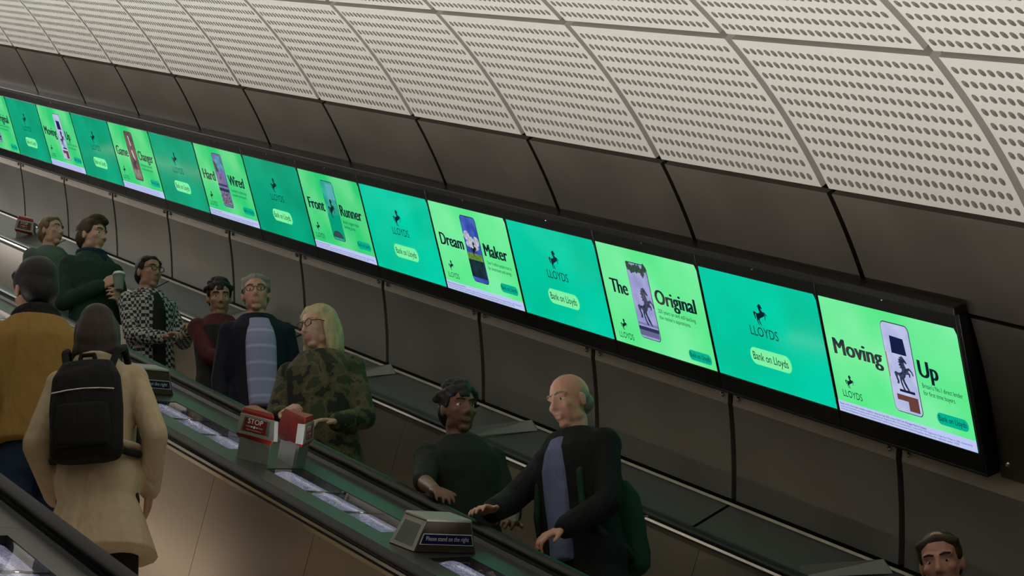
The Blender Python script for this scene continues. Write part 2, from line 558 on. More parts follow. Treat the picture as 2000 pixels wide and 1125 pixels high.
def shape(pts, cx, cy, sc, sx=1.0):
    return [(cx + p[0] * sc * sx, cy + p[1] * sc) for p in pts]
def blob(cx, cy, rx, ry, n=14, wob=0.15, seed=1):
    rn = random.Random(seed)
    return [(cx + rx * math.cos(2 * math.pi * i / n) * (1 + wob * rn.uniform(-1, 1)), cy + ry * math.sin(2 * math.pi * i / n) * (1 + wob * rn.uniform(-1, 1))) for i in range(n)]

INK = pix('screen_ink', (0.002, 0.014, 0.024), 1.0)
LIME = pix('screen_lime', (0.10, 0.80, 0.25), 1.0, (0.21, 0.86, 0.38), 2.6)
LIME_F = pix('screen_lime_far', (0.02, 0.60, 0.17), 1.0, (0.13, 0.70, 0.26), 3.2)  # darker lime for far screens: shallow-angle dimming baked into the emission colour
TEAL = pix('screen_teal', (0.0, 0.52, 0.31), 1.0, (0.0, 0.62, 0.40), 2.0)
TEAL_F = pix('screen_teal_far', (0.0, 0.30, 0.155), 1.0, (0.0, 0.40, 0.22), 2.4)  # darker teal, imitating how far screens dim when viewed obliquely
PILL_L = pix('screen_pill_lime', (0.20, 0.88, 0.36), 1.0)
PILL_T = pix('screen_pill_teal', (0.0, 0.44, 0.27), 1.0)
FOOT = pix('screen_footer', (0.50, 0.56, 0.90), 1.0)
def C(name, r, g, b, r2=None, s=14):
    return pix('screen_' + name, (r, g, b), 1.0, r2, s)
FOOTER = {
 'Moving': ["Based on first time buyer monthly completion values Jun-Sept 2025, source CACI Ltd's Mortgage Market Database.",
            "Lloyds and Lloyds Bank are trading names of Lloyds Bank plc. Registered Office: 25 Gresham Street, London EC2V 7HN. Registered in England and Wales no. 2065. Authorised by",
            "the Prudential Regulation Authority and regulated by the Financial Conduct Authority and the Prudential Regulation Authority under registration number 119278."],
 'other': ["Based on internal customer data 2025.",
           "Lloyds and Lloyds Bank are trading names of Lloyds Bank plc. Registered Office: 25 Gresham Street, London EC2V 7HN. Registered in England and Wales no. 2065. Authorised by",
           "the Prudential Regulation Authority and regulated by the Financial Conduct Authority and the Prudential Regulation Authority under registration number 119278."]}
# headline left, right, (x spans), phone span, caption lines, has footer
ADS = {
 'moving': ('Moving', (0.048, 0.42), 'Up', (0.676, 0.817), (0.452, 0.656, 0.08, 0.84), ("Britain's No.1 direct lender", 'for first time buyers.'), (0.686, 0.964, 0.908), True),
 'original': ('The', (0.067, 0.25), 'Original', (0.523, 0.92), (0.287, 0.495, 0.125, 0.88), ('250 years on and still backing', "the nation's aspirations."), (0.527, 0.889, 0.83), False),
 'dream': ('Dream', (0.053, 0.372), 'Maker', (0.638, 0.934), (0.402, 0.608, 0.075, 0.82), ('Over 9 million people trust us', 'for investments and savings.'), (0.645, 0.95, 0.94), True),
 'front': ('Front', (0.053, 0.335), 'Runner', (0.590, 0.94), (0.36, 0.566, 0.075, 0.82), ("Britain's biggest digital", 'banking group.'), (0.60, 0.85, 0.78), True),
 'hard': ('Hard', (0.055, 0.315), 'Wired', (0.59, 0.90), (0.35, 0.556, 0.075, 0.82), ('Invested in technology', 'to power you forward.'), (0.60, 0.90, 0.88), True),
 'game': ('Game', (0.045, 0.345), 'Changer', (0.60, 0.96), (0.37, 0.575, 0.075, 0.82), ('Helping the evolution', 'of the modern game.'), (0.61, 0.88, 0.88), True),
}
AW, AH = PITCH - 0.022, SH            # lit area
def ax(f):
    return 0.004 + f * AW
def ay(f):
    return (1 - f) * AH

def phone_picture(root, kind, span):
    x0, x1, ya, yb = ax(span[0]), ax(span[1]), ay(span[3]), ay(span[2])
    w, h = x1 - x0, yb - ya
    ph = flat('phone_picture', rrect(x0, x1, ya, yb, w * 0.14), 0.0060, C('phone_edge', 0.006, 0.01, 0.03), root)
    z = 0.0010
    e = 0.0035
    def P(fx, fy):
        return (x0 + e + fx * (w - 2 * e), yb - e - fy * (h - 2 * e))
    def quad(name, a, b, c, d, mat, zz):
        return flat(name, [P(a, c), P(b, c), P(b, d), P(a, d)][::-1], zz, mat, ph)
    def bg(mat):
        return flat('picture_ground', rrect(x0 + e, x1 - e, ya + e, yb - e, w * 0.12), z, mat, ph)
    cx = x0 + w * 0.5
    if kind == 'moving':
        bg(C('pale_room', 0.42, 0.46, 0.72, (0.52, 0.56, 0.80)))
        sh = [P(0.27, 0.14), P(0.76, 0.15), P(0.80, 0.335), P(0.25, 0.335)]
        flat('lamp_shade_print', sh[::-1], z * 2, C('navy', 0.006, 0.012, 0.055), ph)
        flat('statue_print', shape(STATUE, cx + w * 0.03, yb - h * 0.545, h * 0.39, 1.05), z * 2, C('statue', 0.012, 0.016, 0.045, (0.05, 0.06, 0.12), 60), ph)
        quad('plinth_print', 0.30, 0.86, 0.735, 0.765, C('navy', 0, 0, 0), z * 2)
        quad('drawer_print', 0.16, 0.93, 0.80, 0.865, C('brown', 0.13, 0.05, 0.04), z * 2)
        quad('drawer_print', 0.55, 0.93, 0.865, 0.97, C('brown', 0, 0, 0), z * 2)
        quad('door_edge_print', 0.0, 0.05, 0.34, 0.62, C('tan', 0.35, 0.22, 0.18), z * 2)
    elif kind == 'original':
        bg(C('lavender', 0.27, 0.28, 0.56, (0.36, 0.37, 0.64)))
        for i in range(7):
            c = P(0.10 + 0.135 * i, 0.035 + 0.02 * (i % 3))
            flat('foliage_print', blob(c[0], c[1] - 0.01 * (i % 2), w * 0.09, h * 0.055, 12, 0.35, i), z * (2 + 0.05 * i), C('leaf', 0.02, 0.05, 0.03, (0.05, 0.09, 0.06), 90), ph)
        flat('statue_print', shape(STATUE, cx + w * 0.06, yb - h * 0.555, h * 0.50, 1.0), z * 2, C('statue', 0, 0, 0), ph)
        quad('ledge_print', 0.0, 1.0, 0.79, 0.825, C('ledge', 0.20, 0.19, 0.40), z * 1.6)
        quad('shadow_print', 0.0, 1.0, 0.845, 0.895, C('ledge_dark', 0.03, 0.03, 0.09), z * 1.6)
        quad('kerb_print', 0.02, 0.98, 0.895, 0.97, C('kerb', 0.13, 0.13, 0.27), z * 1.6)
    elif kind == 'dream':
        bg(C('deep_sky', 0.03, 0.06, 0.36, (0.06, 0.13, 0.48)))
        for i, (fx, fy, rx, ry) in enumerate(((0.22, 0.30, 0.22, 0.07), (0.45, 0.36, 0.22, 0.06), (0.30, 0.42, 0.26, 0.05), (0.80, 0.36, 0.20, 0.08), (0.62, 0.46, 0.30, 0.045))):
            c = P(fx, fy)
            flat('cloud_print', blob(c[0], c[1], rx * w * 0.8, ry * h, 14, 0.2, 20 + i), z * (2 + 0.05 * i), C('cloud', 0.34, 0.36, 0.46, (0.55, 0.57, 0.64), 40), ph)
        quad('meadow_print', 0.0, 1.0, 0.555, 0.66, C('meadow', 0.09, 0.19, 0.03, (0.14, 0.27, 0.06), 50), z * 2.6)
        quad('shade_print', 0.0, 1.0, 0.66, 0.93, C('dark_meadow', 0.006, 0.02, 0.03, (0.012, 0.035, 0.045), 20), z * 2.6)
        flat('horse_print', shape(HORSE, cx + w * 0.05, yb - h * 0.49, h * 0.24, 0.7), z * 3.2, C('horse_brown', 0.010, 0.008, 0.008), ph)
    elif kind == 'front':
        bg(C('card_teal', 0.02, 0.30, 0.22, (0.04, 0.42, 0.33)))
        quad('card_glow', 0.40, 0.98, 0.03, 0.30, C('card_blue', 0.10, 0.40, 0.46), z * 2)
        quad('card_low', 0.0, 1.0, 0.56, 0.97, C('card_low', 0.0, 0.34, 0.18), z * 2)
        flat('dome_print', [(cx + w * 0.42 * math.cos(math.pi * i / 16), ya + e + h * 0.04 + h * 0.12 * math.sin(math.pi * i / 16)) for i in range(17)], z * 3, C('dome', 0.03, 0.075, 0.07), ph)
        flat('horse_print', shape(HORSE, cx - w * 0.0, yb - h * 0.46, h * 0.33, 0.75), z * 3, C('horse_ink', 0.010, 0.016, 0.020), ph)
    elif kind == 'hard':
        bg(C('plum', 0.12, 0.13, 0.33, (0.20, 0.17, 0.40)))
        quad('window_print', 0.25, 0.95, 0.04, 0.30, C('cyan_glass', 0.12, 0.36, 0.46, (0.05, 0.16, 0.34), 30), z * 2)
        flat('curtain_print', [P(0.05, 0.13), P(0.30, 0.18), P(0.42, 0.34), P(0.18, 0.35)][::-1], z * 2.5, C('rust', 0.08, 0.05, 0.035), ph)
        quad('case_print', 0.04, 0.80, 0.36, 0.55, C('mauve', 0.18, 0.13, 0.30), z * 2.2)
        flat('horse_print', shape(HORSE, cx - w * 0.05, yb - h * 0.45, h * 0.13, 0.75), z * 3, C('horse_plum', 0.05, 0.03, 0.09), ph)
        quad('shelf_print', 0.0, 0.95, 0.57, 0.61, C('shelf', 0.015, 0.015, 0.06), z * 2.4)
        quad('shelf_print', 0.0, 1.0, 0.65, 0.71, C('shelf', 0, 0, 0), z * 2.4)
        quad('parts_print', 0.05, 0.95, 0.73, 0.96, C('parts', 0.02, 0.04, 0.05, (0.30, 0.22, 0.34), 70), z * 2.4)
    else:
        bg(C('umber', 0.10, 0.055, 0.045, (0.16, 0.10, 0.09)))
        flat('streak_print', [P(0.42, 0.08), P(0.52, 0.08), P(0.62, 0.28), P(0.52, 0.29)][::-1], z * 2, C('white_streak', 0.55, 0.55, 0.58), ph)
        flat('streak_print', [P(0.45, 0.38), P(0.58, 0.37), P(0.72, 0.58), P(0.55, 0.54)][::-1], z * 2, C('white_streak', 0, 0, 0), ph)
        flat('chess_horse_print', shape(STATUE, cx, yb - h * 0.64, h * 0.24, 1.1), z * 3, C('navy', 0, 0, 0), ph)
        quad('board_print', 0.05, 0.95, 0.78, 0.97, C('board', 0.17, 0.13, 0.11, (0.28, 0.24, 0.22), 25), z * 2)

def make_screen(i, kind, label):
    u_left = U_END - PITCH * (i + 1)
    root = empty('advert_screen', scr_matrix(u_left + 0.007, SH, 0.0))
    tag(root, label, 'screen', 'advert screens in the ribbon')
    add('bezel', BEZEL, M_FRAME, root, Matrix.Identity(4))
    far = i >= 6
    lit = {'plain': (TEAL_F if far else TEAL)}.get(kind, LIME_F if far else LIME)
    d = flat('display', [(ax(0), ay(1)), (ax(1), ay(1)), (ax(1), ay(0.05)), (ax(0.985), ay(0)), (ax(0), ay(0))], 0.0045, lit, root)
    if kind == 'plain':
        flat('horse_emblem', shape(HORSE, ax(0.492), ay(0.316), AH * 0.198), 0.0056, INK, root)
        put_text('emblem_lettering', 'LLOYDS', ax(0.375), ax(0.614), ay(0.524), AH * 0.085, 0.0056, INK, root)
        p = flat('slogan_pill', rrect(ax(0.331), ax(0.681), ay(0.802), ay(0.645), AH * 0.076), 0.0056, PILL_L, root)
        put_text('slogan_lettering', 'Bank on Lloyds', ax(0.356), ax(0.656), ay(0.755), AH * 0.072, 0.0012, INK, p, 0.008)
        return root
    a, sa, b, sb, span, cap, cs, foot = ADS[kind]
    bold = 0.046
    put_text('headline_lettering', a, ax(sa[0]), ax(sa[1]), ay(0.482), AH * 0.138, 0.0056, INK, root, bold)
    put_text('headline_lettering', b, ax(sb[0]), ax(sb[1]), ay(0.482), AH * 0.138, 0.0056, INK, root, bold)
    phone_picture(root, kind, span)
    put_text('caption_lettering', cap[0], ax(cs[0]), ax(cs[1]), ay(0.572), AH * 0.038, 0.0056, INK, root, 0.004)
    put_text('caption_lettering', cap[1], ax(cs[0]), ax(cs[2]), ay(0.632), AH * 0.038, 0.0056, INK, root, 0.004)
    low = 0.0 if foot else 0.09
    flat('horse_emblem', shape(HORSE, ax(0.125), ay(0.712 + low), AH * 0.118), 0.0056, INK, root)
    put_text('emblem_lettering', 'LLOYDS', ax(0.053), ax(0.202), ay(0.855 + low), AH * 0.060, 0.0056, INK, root)
    pl = 0.0 if foot else 0.11
    p = flat('slogan_pill', rrect(ax(0.752), ax(0.968), ay(0.848 + pl), ay(0.748 + pl), AH * 0.049), 0.0056, PILL_T, root)
    put_text('slogan_lettering', 'Bank on Lloyds', ax(0.766), ax(0.955), ay(0.815 + pl), AH * 0.046, 0.0012, INK, p, 0.008)
    if foot:
        fb = flat('footer_band', [(ax(0), ay(1)), (ax(1), ay(1)), (ax(1), ay(0.905)), (ax(0), ay(0.905))], 0.0056, FOOT, root)
        if i <= 8:
            lines = FOOTER['Moving' if a == 'Moving' else 'other']
            for j, (ln, xr) in enumerate(zip(lines, (0.66 if a == 'Moving' else 0.26, 0.97, 0.88))):
                put_text('footer_lettering', ln, ax(0.014), ax(xr), ay(0.935 + 0.024 * j), AH * (0.0150 if j else 0.0165), 0.0008, INK, fb, 0.012 if j == 0 else 0.0)
        else:
            for j in range(3):
                flat('footer_rule', [(ax(0.015), ay(0.931 + 0.024 * j)), (ax(0.9), ay(0.931 + 0.024 * j)), (ax(0.9), ay(0.925 + 0.024 * j)), (ax(0.015), ay(0.925 + 0.024 * j))], 0.0008, C('footer_grey', 0.22, 0.26, 0.46), fb)
    return root
BEZEL = box_mesh('bezel', -0.004, PITCH - 0.010, -0.003, SH + 0.003, -0.022, 0.004, 0.0015)
SCREENS = [
 ('moving', 'large light green Moving Up advert screen at the right end of the row'),
 ('plain', 'bright teal advert screen between the Moving Up and The Original adverts'),
 ('original', 'light green The Original advert screen, third from the right end'),
 ('plain', 'teal advert screen between The Original and Dream Maker adverts'),
 ('dream', 'light green Dream Maker advert screen showing clouds and blue sky'),
 ('plain', 'teal advert screen between the Dream Maker and Front Runner adverts'),
 ('front', 'light green Front Runner advert screen with a teal phone'),
 ('plain', 'teal advert screen between the Front Runner and Hard Wired adverts'),
 ('hard', 'light green Hard Wired advert screen with a purple phone picture'),
 ('plain', 'teal advert screen between the Hard Wired and Game Changer adverts'),
 ('game', 'light green Game Changer advert screen with a brown phone picture'),
 ('plain', 'teal advert screen just left of the Game Changer advert'),
 ('moving', 'small far light green Moving Up advert screen left of Game Changer'),
 ('plain', 'far teal advert screen left of the small Moving Up advert'),
 ('original', 'far light green advert screen cut by the left edge of the photo'),
 ('plain', 'teal advert screen beyond the left edge, second furthest up the tunnel'),
 ('dream', 'light green advert screen beyond the left edge, furthest up the tunnel'),
]
for i, (k, lab) in enumerate(SCREENS):
    make_screen(i, k, lab)

# ---------------------------------------------------------------- escalators
NS = -2.386                       # nosing plane
STEP_RUN, STEP_RISE = 0.40, 0.40 * math.tan(R30)
STEP_U = STEP_RUN / math.cos(R30)
UE0, UE1 = -23.5, -3.0
def handrail_profile(h0, h1):
    pts = [(h0 + 0.010, -1.522), (h0 + 0.002, -1.516), (h0, -1.508), (h0 + 0.004, -1.500), (h0 + 0.014, -1.495), (h1 - 0.014, -1.495), (h1 - 0.004, -1.500), (h1, -1.508), (h1 - 0.002, -1.516), (h1 - 0.010, -1.522)]
    return pts
def step_mesh(w):
    """tread with cleats and a curved riser; local x forward (down the slope), z up, origin at the nosing"""
    bm = bmesh.new()
    bm_box(bm, -STEP_RUN, -0.002, -w / 2, w / 2, -0.05, -0.008)
    n = 24
    for i in range(n):
        y = -w / 2 + (i + 0.5) * w / n
        bm_box(bm, -STEP_RUN, 0, y - w / n * 0.28, y + w / n * 0.28, -0.008, 0)
    pr = [(0.0, -0.008), (-0.004, -0.06), (-0.012, -0.13), (-0.028, -STEP_RISE - 0.02)]
    for i in range(len(pr) - 1):
        (xa, za), (xb, zb) = pr[i], pr[i + 1]
        v = [bm.verts.new(c) for c in ((xa, -w / 2, za), (xa, w / 2, za), (xb, w / 2, zb), (xb, -w / 2, zb))]
        bm.faces.new(v)
    return mesh_of(bm, 'step')
STEPM = step_mesh(0.995)
BACK30 = Matrix.Rotation(-R30, 4, 'Y')

def nosing_u(phase, i):
    return phase - STEP_U * i
def make_escalator(label, hc, in_l, in_r, phase, seams, seam_pitch):
    """in_l / in_r: inner edges at handrail level; hc: centre of the steps"""
    root = empty('escalator', TUN @ Matrix.Translation((UE1, hc, NS)))
    tag(root, label, 'escalator', 'escalators side by side in the tunnel')
    off = Matrix.Translation((-UE1, -hc, -NS))
    for side, hi in ((-1, in_l), (1, in_r)):
        s = side
        h_in, h_out = (hi, hi + s * 0.088)
        lo, hi2 = min(h_in, h_out), max(h_in, h_out)
        add('handrail', extrude_prof('handrail', handrail_profile(lo, hi2), UE0, UE1, 0, True), M_RAIL, root, off)
        # bright guide strip under the handrail and the dark channel beneath it
        g = [(h_in + s * 0.006, -1.5225), (h_in + s * 0.002, -1.533), (h_in + s * 0.012, -1.533), (h_in + s * 0.020, -1.5225)]
        add('guide_strip', extrude_prof('guide_strip', g, UE0, UE1), M_TRIM, root, off)
        d = [(h_in + s * 0.012, -1.533), (h_in + s * 0.012, -1.548), (h_in + s * 0.08, -1.548), (h_in + s * 0.08, -1.5225), (h_in + s * 0.02, -1.5225)]
        add('rail_channel', extrude_prof('rail_channel', d, UE0, UE1), M_DECKDARK, root, off)
        t = [(h_in - s * 0.004, -1.541), (h_in - s * 0.004, -1.556), (h_in + s * 0.012, -1.556), (h_in + s * 0.012, -1.541)]
        add('top_trim', extrude_prof('top_trim', t, UE0, UE1), M_TRIM, root, off)
        hb = hc + s * 0.512
        ht = h_in + s * 0.004
        u = seams
        while u > UE0 + seam_pitch:
            u -= seam_pitch
        while u < UE1:
            a, b = max(u, UE0), min(u + seam_pitch, UE1)
            pr = [(ht, -1.557), (hb, -2.30), (hb + s * 0.012, -2.30), (ht + s * 0.012, -1.557)]
            add('balustrade_panel', extrude_prof('balustrade_panel', pr, a + 0.002, b - 0.002), M_BAL, root, off)
            u += seam_pitch
        sk = [(hc + s * 0.503, -2.30), (hc + s * 0.503, -2.62), (hc + s * 0.515, -2.62), (hc + s * 0.515, -2.30)]
        add('skirt', extrude_prof('skirt', sk, UE0, UE1), M_STEP, root, off)
        lp = [(hc + s * 0.505, -2.300), (hc + s * 0.500, -2.306), (hc + s * 0.500, -2.326), (hc + s * 0.503, -2.330), (hc + s * 0.508, -2.315)]
        add('skirting_light', extrude_prof('skirting_light', lp, UE0, UE1), M_SKIRTLIGHT if abs(hc - HC_F) > 0.1 else M_SKIRTDIM, root, off)
    i = 0
    while nosing_u(phase, i) > UE0 + 0.5:
        un = nosing_u(phase, i)
        add('step', STEPM, M_STEP, root, Matrix.Translation((un - UE1, 0, 0)) @ BACK30)
        i += 1
    return root
HC_F, HC_M, HC_T = 5.235, 3.213, 1.20
make_escalator('far escalator running beneath the advert screens, carrying riders down towards the right', HC_F, 4.630, 5.832, -3.165, -11.524, 1.0)
make_escalator('middle escalator carrying the rider in the beige trench coat up to the left', HC_M, 2.648, 3.785, -3.008, -9.117, 1.054)
make_escalator('near escalator beyond the grey deck in the bottom left corner', HC_T, 0.62, 1.80, -3.1, -9.0, 1.05)

# ---------------------------------------------------------------- decks between the escalators
WIN_SKEW = -0.45
def make_deck(name, label, h0, h1, w0, w1, starts, length):
    root = empty(name, TUN @ Matrix.Translation((UE1, (h0 + h1) / 2, -1.57)))
    tag(root, label, 'deck', 'decks between the escalators')
    off = Matrix.Translation((-UE1, -(h0 + h1) / 2, 1.57))
    nd, th = -1.550, 0.012
    def strip(a, b, u0, u1, nm='deck_plate', skew=0.0):
        return add(nm, extrude_prof(nm, [(a, nd), (b, nd), (b, nd - th), (a, nd - th)], u0, u1, skew), M_DECK, root, off)
    cuts = [UE0] + [s + length + 0.2 for s in sorted(starts)] + [UE1]
    for a, b in zip(cuts[:-1], cuts[1:]):
        strip(h0, w0, a + 0.0015, b - 0.0015)
        strip(w1, h1, a + 0.0015, b - 0.0015)
    # upstands against the handrail channels
    add('edge_upstand', extrude_prof('edge_upstand', [(h0, nd), (h0 + 0.012, nd), (h0 + 0.004, nd + 0.016), (h0, nd + 0.016)], UE0, UE1), M_DECK, root, off)
    add('edge_upstand', extrude_prof('edge_upstand', [(h1, nd), (h1 - 0.012, nd), (h1 - 0.004, nd + 0.016), (h1, nd + 0.016)], UE0, UE1), M_DECKDARK, root, off)
    prev = UE0 + 0.1
    ss = sorted(starts)
    for s in ss + [None]:
        end = s if s is not None else UE1
        if end - prev > 0.02:
            strip(w0, w1, prev, end, 'cross_plate', WIN_SKEW)
        if s is not None:
            prev = s + length
    strip(w0, w1, UE0, UE0 + 0.1)
    return root
MID_W0, MID_W1 = 4.122, 4.345
mid_starts = [-9.385 + 1.635 * k for k in range(-8, 4)]
LEFT_W0, LEFT_W1 = 2.21, 2.432
left_starts = [-7.40 + 1.635 * k for k in range(-9, 3)]
make_deck('escalator_deck', 'dark steel deck with two red stop buttons, between middle and far escalators', 3.884, 4.546, MID_W0, MID_W1, mid_starts, 1.21)
make_deck('escalator_deck', 'grey steel deck in the bottom left corner with a sparkling lamp window', 1.90, 2.556, LEFT_W0, LEFT_W1, left_starts, 1.21)

def lens_mesh(w0, w1, length):
    bm = bmesh.new()
    n = 10
    rows = []
    for i in range(n + 1):
        f = i / n
        h = w0 + 0.008 + (w1 - w0 - 0.016) * f
        z = -0.034 + 0.024 * math.sin(math.pi * f)
        rows.append([bm.verts.new((u + WIN_SKEW * (h - w0), h - w0, z)) for u in (0.01, length * 0.34, length * 0.35, length * 0.66, length * 0.67, length - 0.01)])
    for a, b in zip(rows[:-1], rows[1:]):
        for j in (0, 2, 4):
            bm.faces.new((a[j], a[j + 1], b[j + 1], b[j]))
    return mesh_of(bm, 'lamp_lens', True)
def trough_mesh(w0, w1, length):
    bm = bmesh.new()
    w = w1 - w0
    P = [(0, 0), (0, -0.07), (w, -0.07), (w, 0)]
    a = [bm.verts.new((WIN_SKEW * p[0], p[0], p[1])) for p in P]
    b = [bm.verts.new((length + WIN_SKEW * p[0], p[0], p[1])) for p in P]
    for i in range(3):
        bm.faces.new((a[i], a[i + 1], b[i + 1], b[i]))
    bm.faces.new(a)
    bm.faces.new(b)
    me = bpy.data.meshes.new('lamp_trough')
    bm.to_mesh(me)
    bm.free()
    return me
def pane_mesh(w0, w1, length):
    w = w1 - w0
    bm = bmesh.new()
    bm.faces.new([bm.verts.new(p) for p in ((0, 0, 0), (length, 0, 0), (length + WIN_SKEW * w, w, 0), (WIN_SKEW * w, w, 0))])
    return mesh_of(bm, 'cover_glass')
LENS, TROUGH, PANE = lens_mesh(MID_W0, MID_W1, 1.21), trough_mesh(MID_W0, MID_W1, 1.21), pane_mesh(MID_W0, MID_W1, 1.21)
BAND = box_mesh('clamp_band', -0.007, 0.007, 0.0, MID_W1 - MID_W0, -0.012, -0.006)
def deck_uplighter(u, h, label):
    root = empty('deck_uplighter', TUN @ Matrix.Translation((u, h, -1.551)))
    tag(root, label, 'lamp', 'uplighter windows in the escalator decks')
    add('lamp_trough', TROUGH, M_DECKDARK, root, Matrix.Identity(4))
    add('lamp_lens', LENS, M_GLITTER, root, Matrix.Identity(4))
    for f in (0.345, 0.665):
        sk = Matrix.Identity(4)
        sk[0][1] = WIN_SKEW
        add('clamp_band', BAND, M_DECKDARK, root, Matrix.Translation((1.21 * f, 0, 0)) @ sk)
    add('cover_glass', PANE, M_GLASS, root, Matrix.Translation((0, 0, -0.001)))
    area_light('uplighter_lamp', TUN @ Matrix.Translation((u + 0.55, h + 0.11, -1.5585)) @ Matrix.Rotation(math.pi, 4, 'X'), 1.05, 0.012, UPLIGHT_W, (1.0, 0.955, 0.90), math.radians(130))
mid_lab = {-9.385: 'sparkling deck lamp window between the stop buttons and the brown sign box', -7.75: 'sparkling deck lamp window below the complete brown sign box, at the bottom edge', -11.02: 'sparkling deck lamp window just above the two red stop buttons'}
for i, u in enumerate(mid_starts):
    lab = next((v for k, v in mid_lab.items() if abs(k - u) < 0.02), None)
    deck_uplighter(u, MID_W0, lab or 'deck lamp window in the middle deck, hidden behind the riders or out of frame')
for u in left_starts:
    deck_uplighter(u, LEFT_W0, 'sparkling deck lamp window in the bottom left corner of the photo' if abs(u + 7.40) < 0.02 else 'deck lamp window in the left deck, beyond the bottom left corner')

# outer deck between the far handrail and the wall, with clear anti-slide plates
od = empty('wall_deck', TUN @ Matrix.Translation((UE1, 6.05, -1.5)))
tag(od, 'narrow grey steel deck between the far handrail and the wall panels', 'deck')
ooff = Matrix.Translation((-UE1, -6.05, 1.5))
u = joint_u(KMIN)
k = KMIN
while u > UE0:
    a = max(u - PW * 2, UE0)
    pr = [(5.925, -1.548), (6.005, -1.512), (6.165, -1.402), (6.180, -1.412), (6.01, -1.53), (5.925, -1.56)]
    add('deck_plate', extrude_prof('deck_plate', pr, a + 0.012, u - 0.012), M_DECK, od, ooff)
    u -= PW * 2
add('deck_edge', extrude_prof('deck_edge', [(6.158, -1.400), (6.170, -1.390), (6.180, -1.40), (6.170, -1.41)], UE0, UE1), M_TRIM, od, ooff)
add('deck_backing', extrude_prof('deck_backing', [(5.925, -1.575), (6.01, -1.545), (6.20, -1.42), (6.22, -1.60), (5.925, -1.62)], UE0, UE1), M_BLACKVOID, od, ooff)
M_PLATE = pmat('clear_acrylic_plate', (0.22, 0.24, 0.22), 0.2, 0.0, 0.1, 8.0, spec=0.6)
plate_lab = {-7.95: 'low clear acrylic plate on the wall deck at the lower right', -11.0: 'low clear acrylic plate on the wall deck behind the dark-haired rider with bare forearm',
             -12.75: 'low clear acrylic plate on the wall deck right of the blonde rider', -14.95: 'low clear acrylic plate on the wall deck between checked and maroon riders'}
for u, lab in plate_lab.items():
    bm = bmesh.new()
    # upright sheet running obliquely from the handrail side to the wall
    A = [(0, 5.955, -1.531), (0, 5.955, -1.478), (0.30, 6.135, -1.366), (0.36, 6.150, -1.410)]
    f = [bm.verts.new(p) for p in A]
    g = [bm.verts.new((p[0] - 0.006, p[1] + 0.008, p[2])) for p in A]
    bm.faces.new(f)
    bm.faces.new(g[::-1])
    for i in range(4):
        bm.faces.new((f[i], g[i], g[(i + 1) % 4], f[(i + 1) % 4]))
    me = mesh_of(bm, 'anti_slide_plate')
    for v in me.vertices:
        v.co -= Vector((0.15, 6.05, -1.45))
    o = add('anti_slide_plate', me, M_PLATE, None, TUN @ Matrix.Translation((u + 0.15, 6.05, -1.45)))
    tag(o, lab, 'plate', 'anti-slide plates on the wall deck')

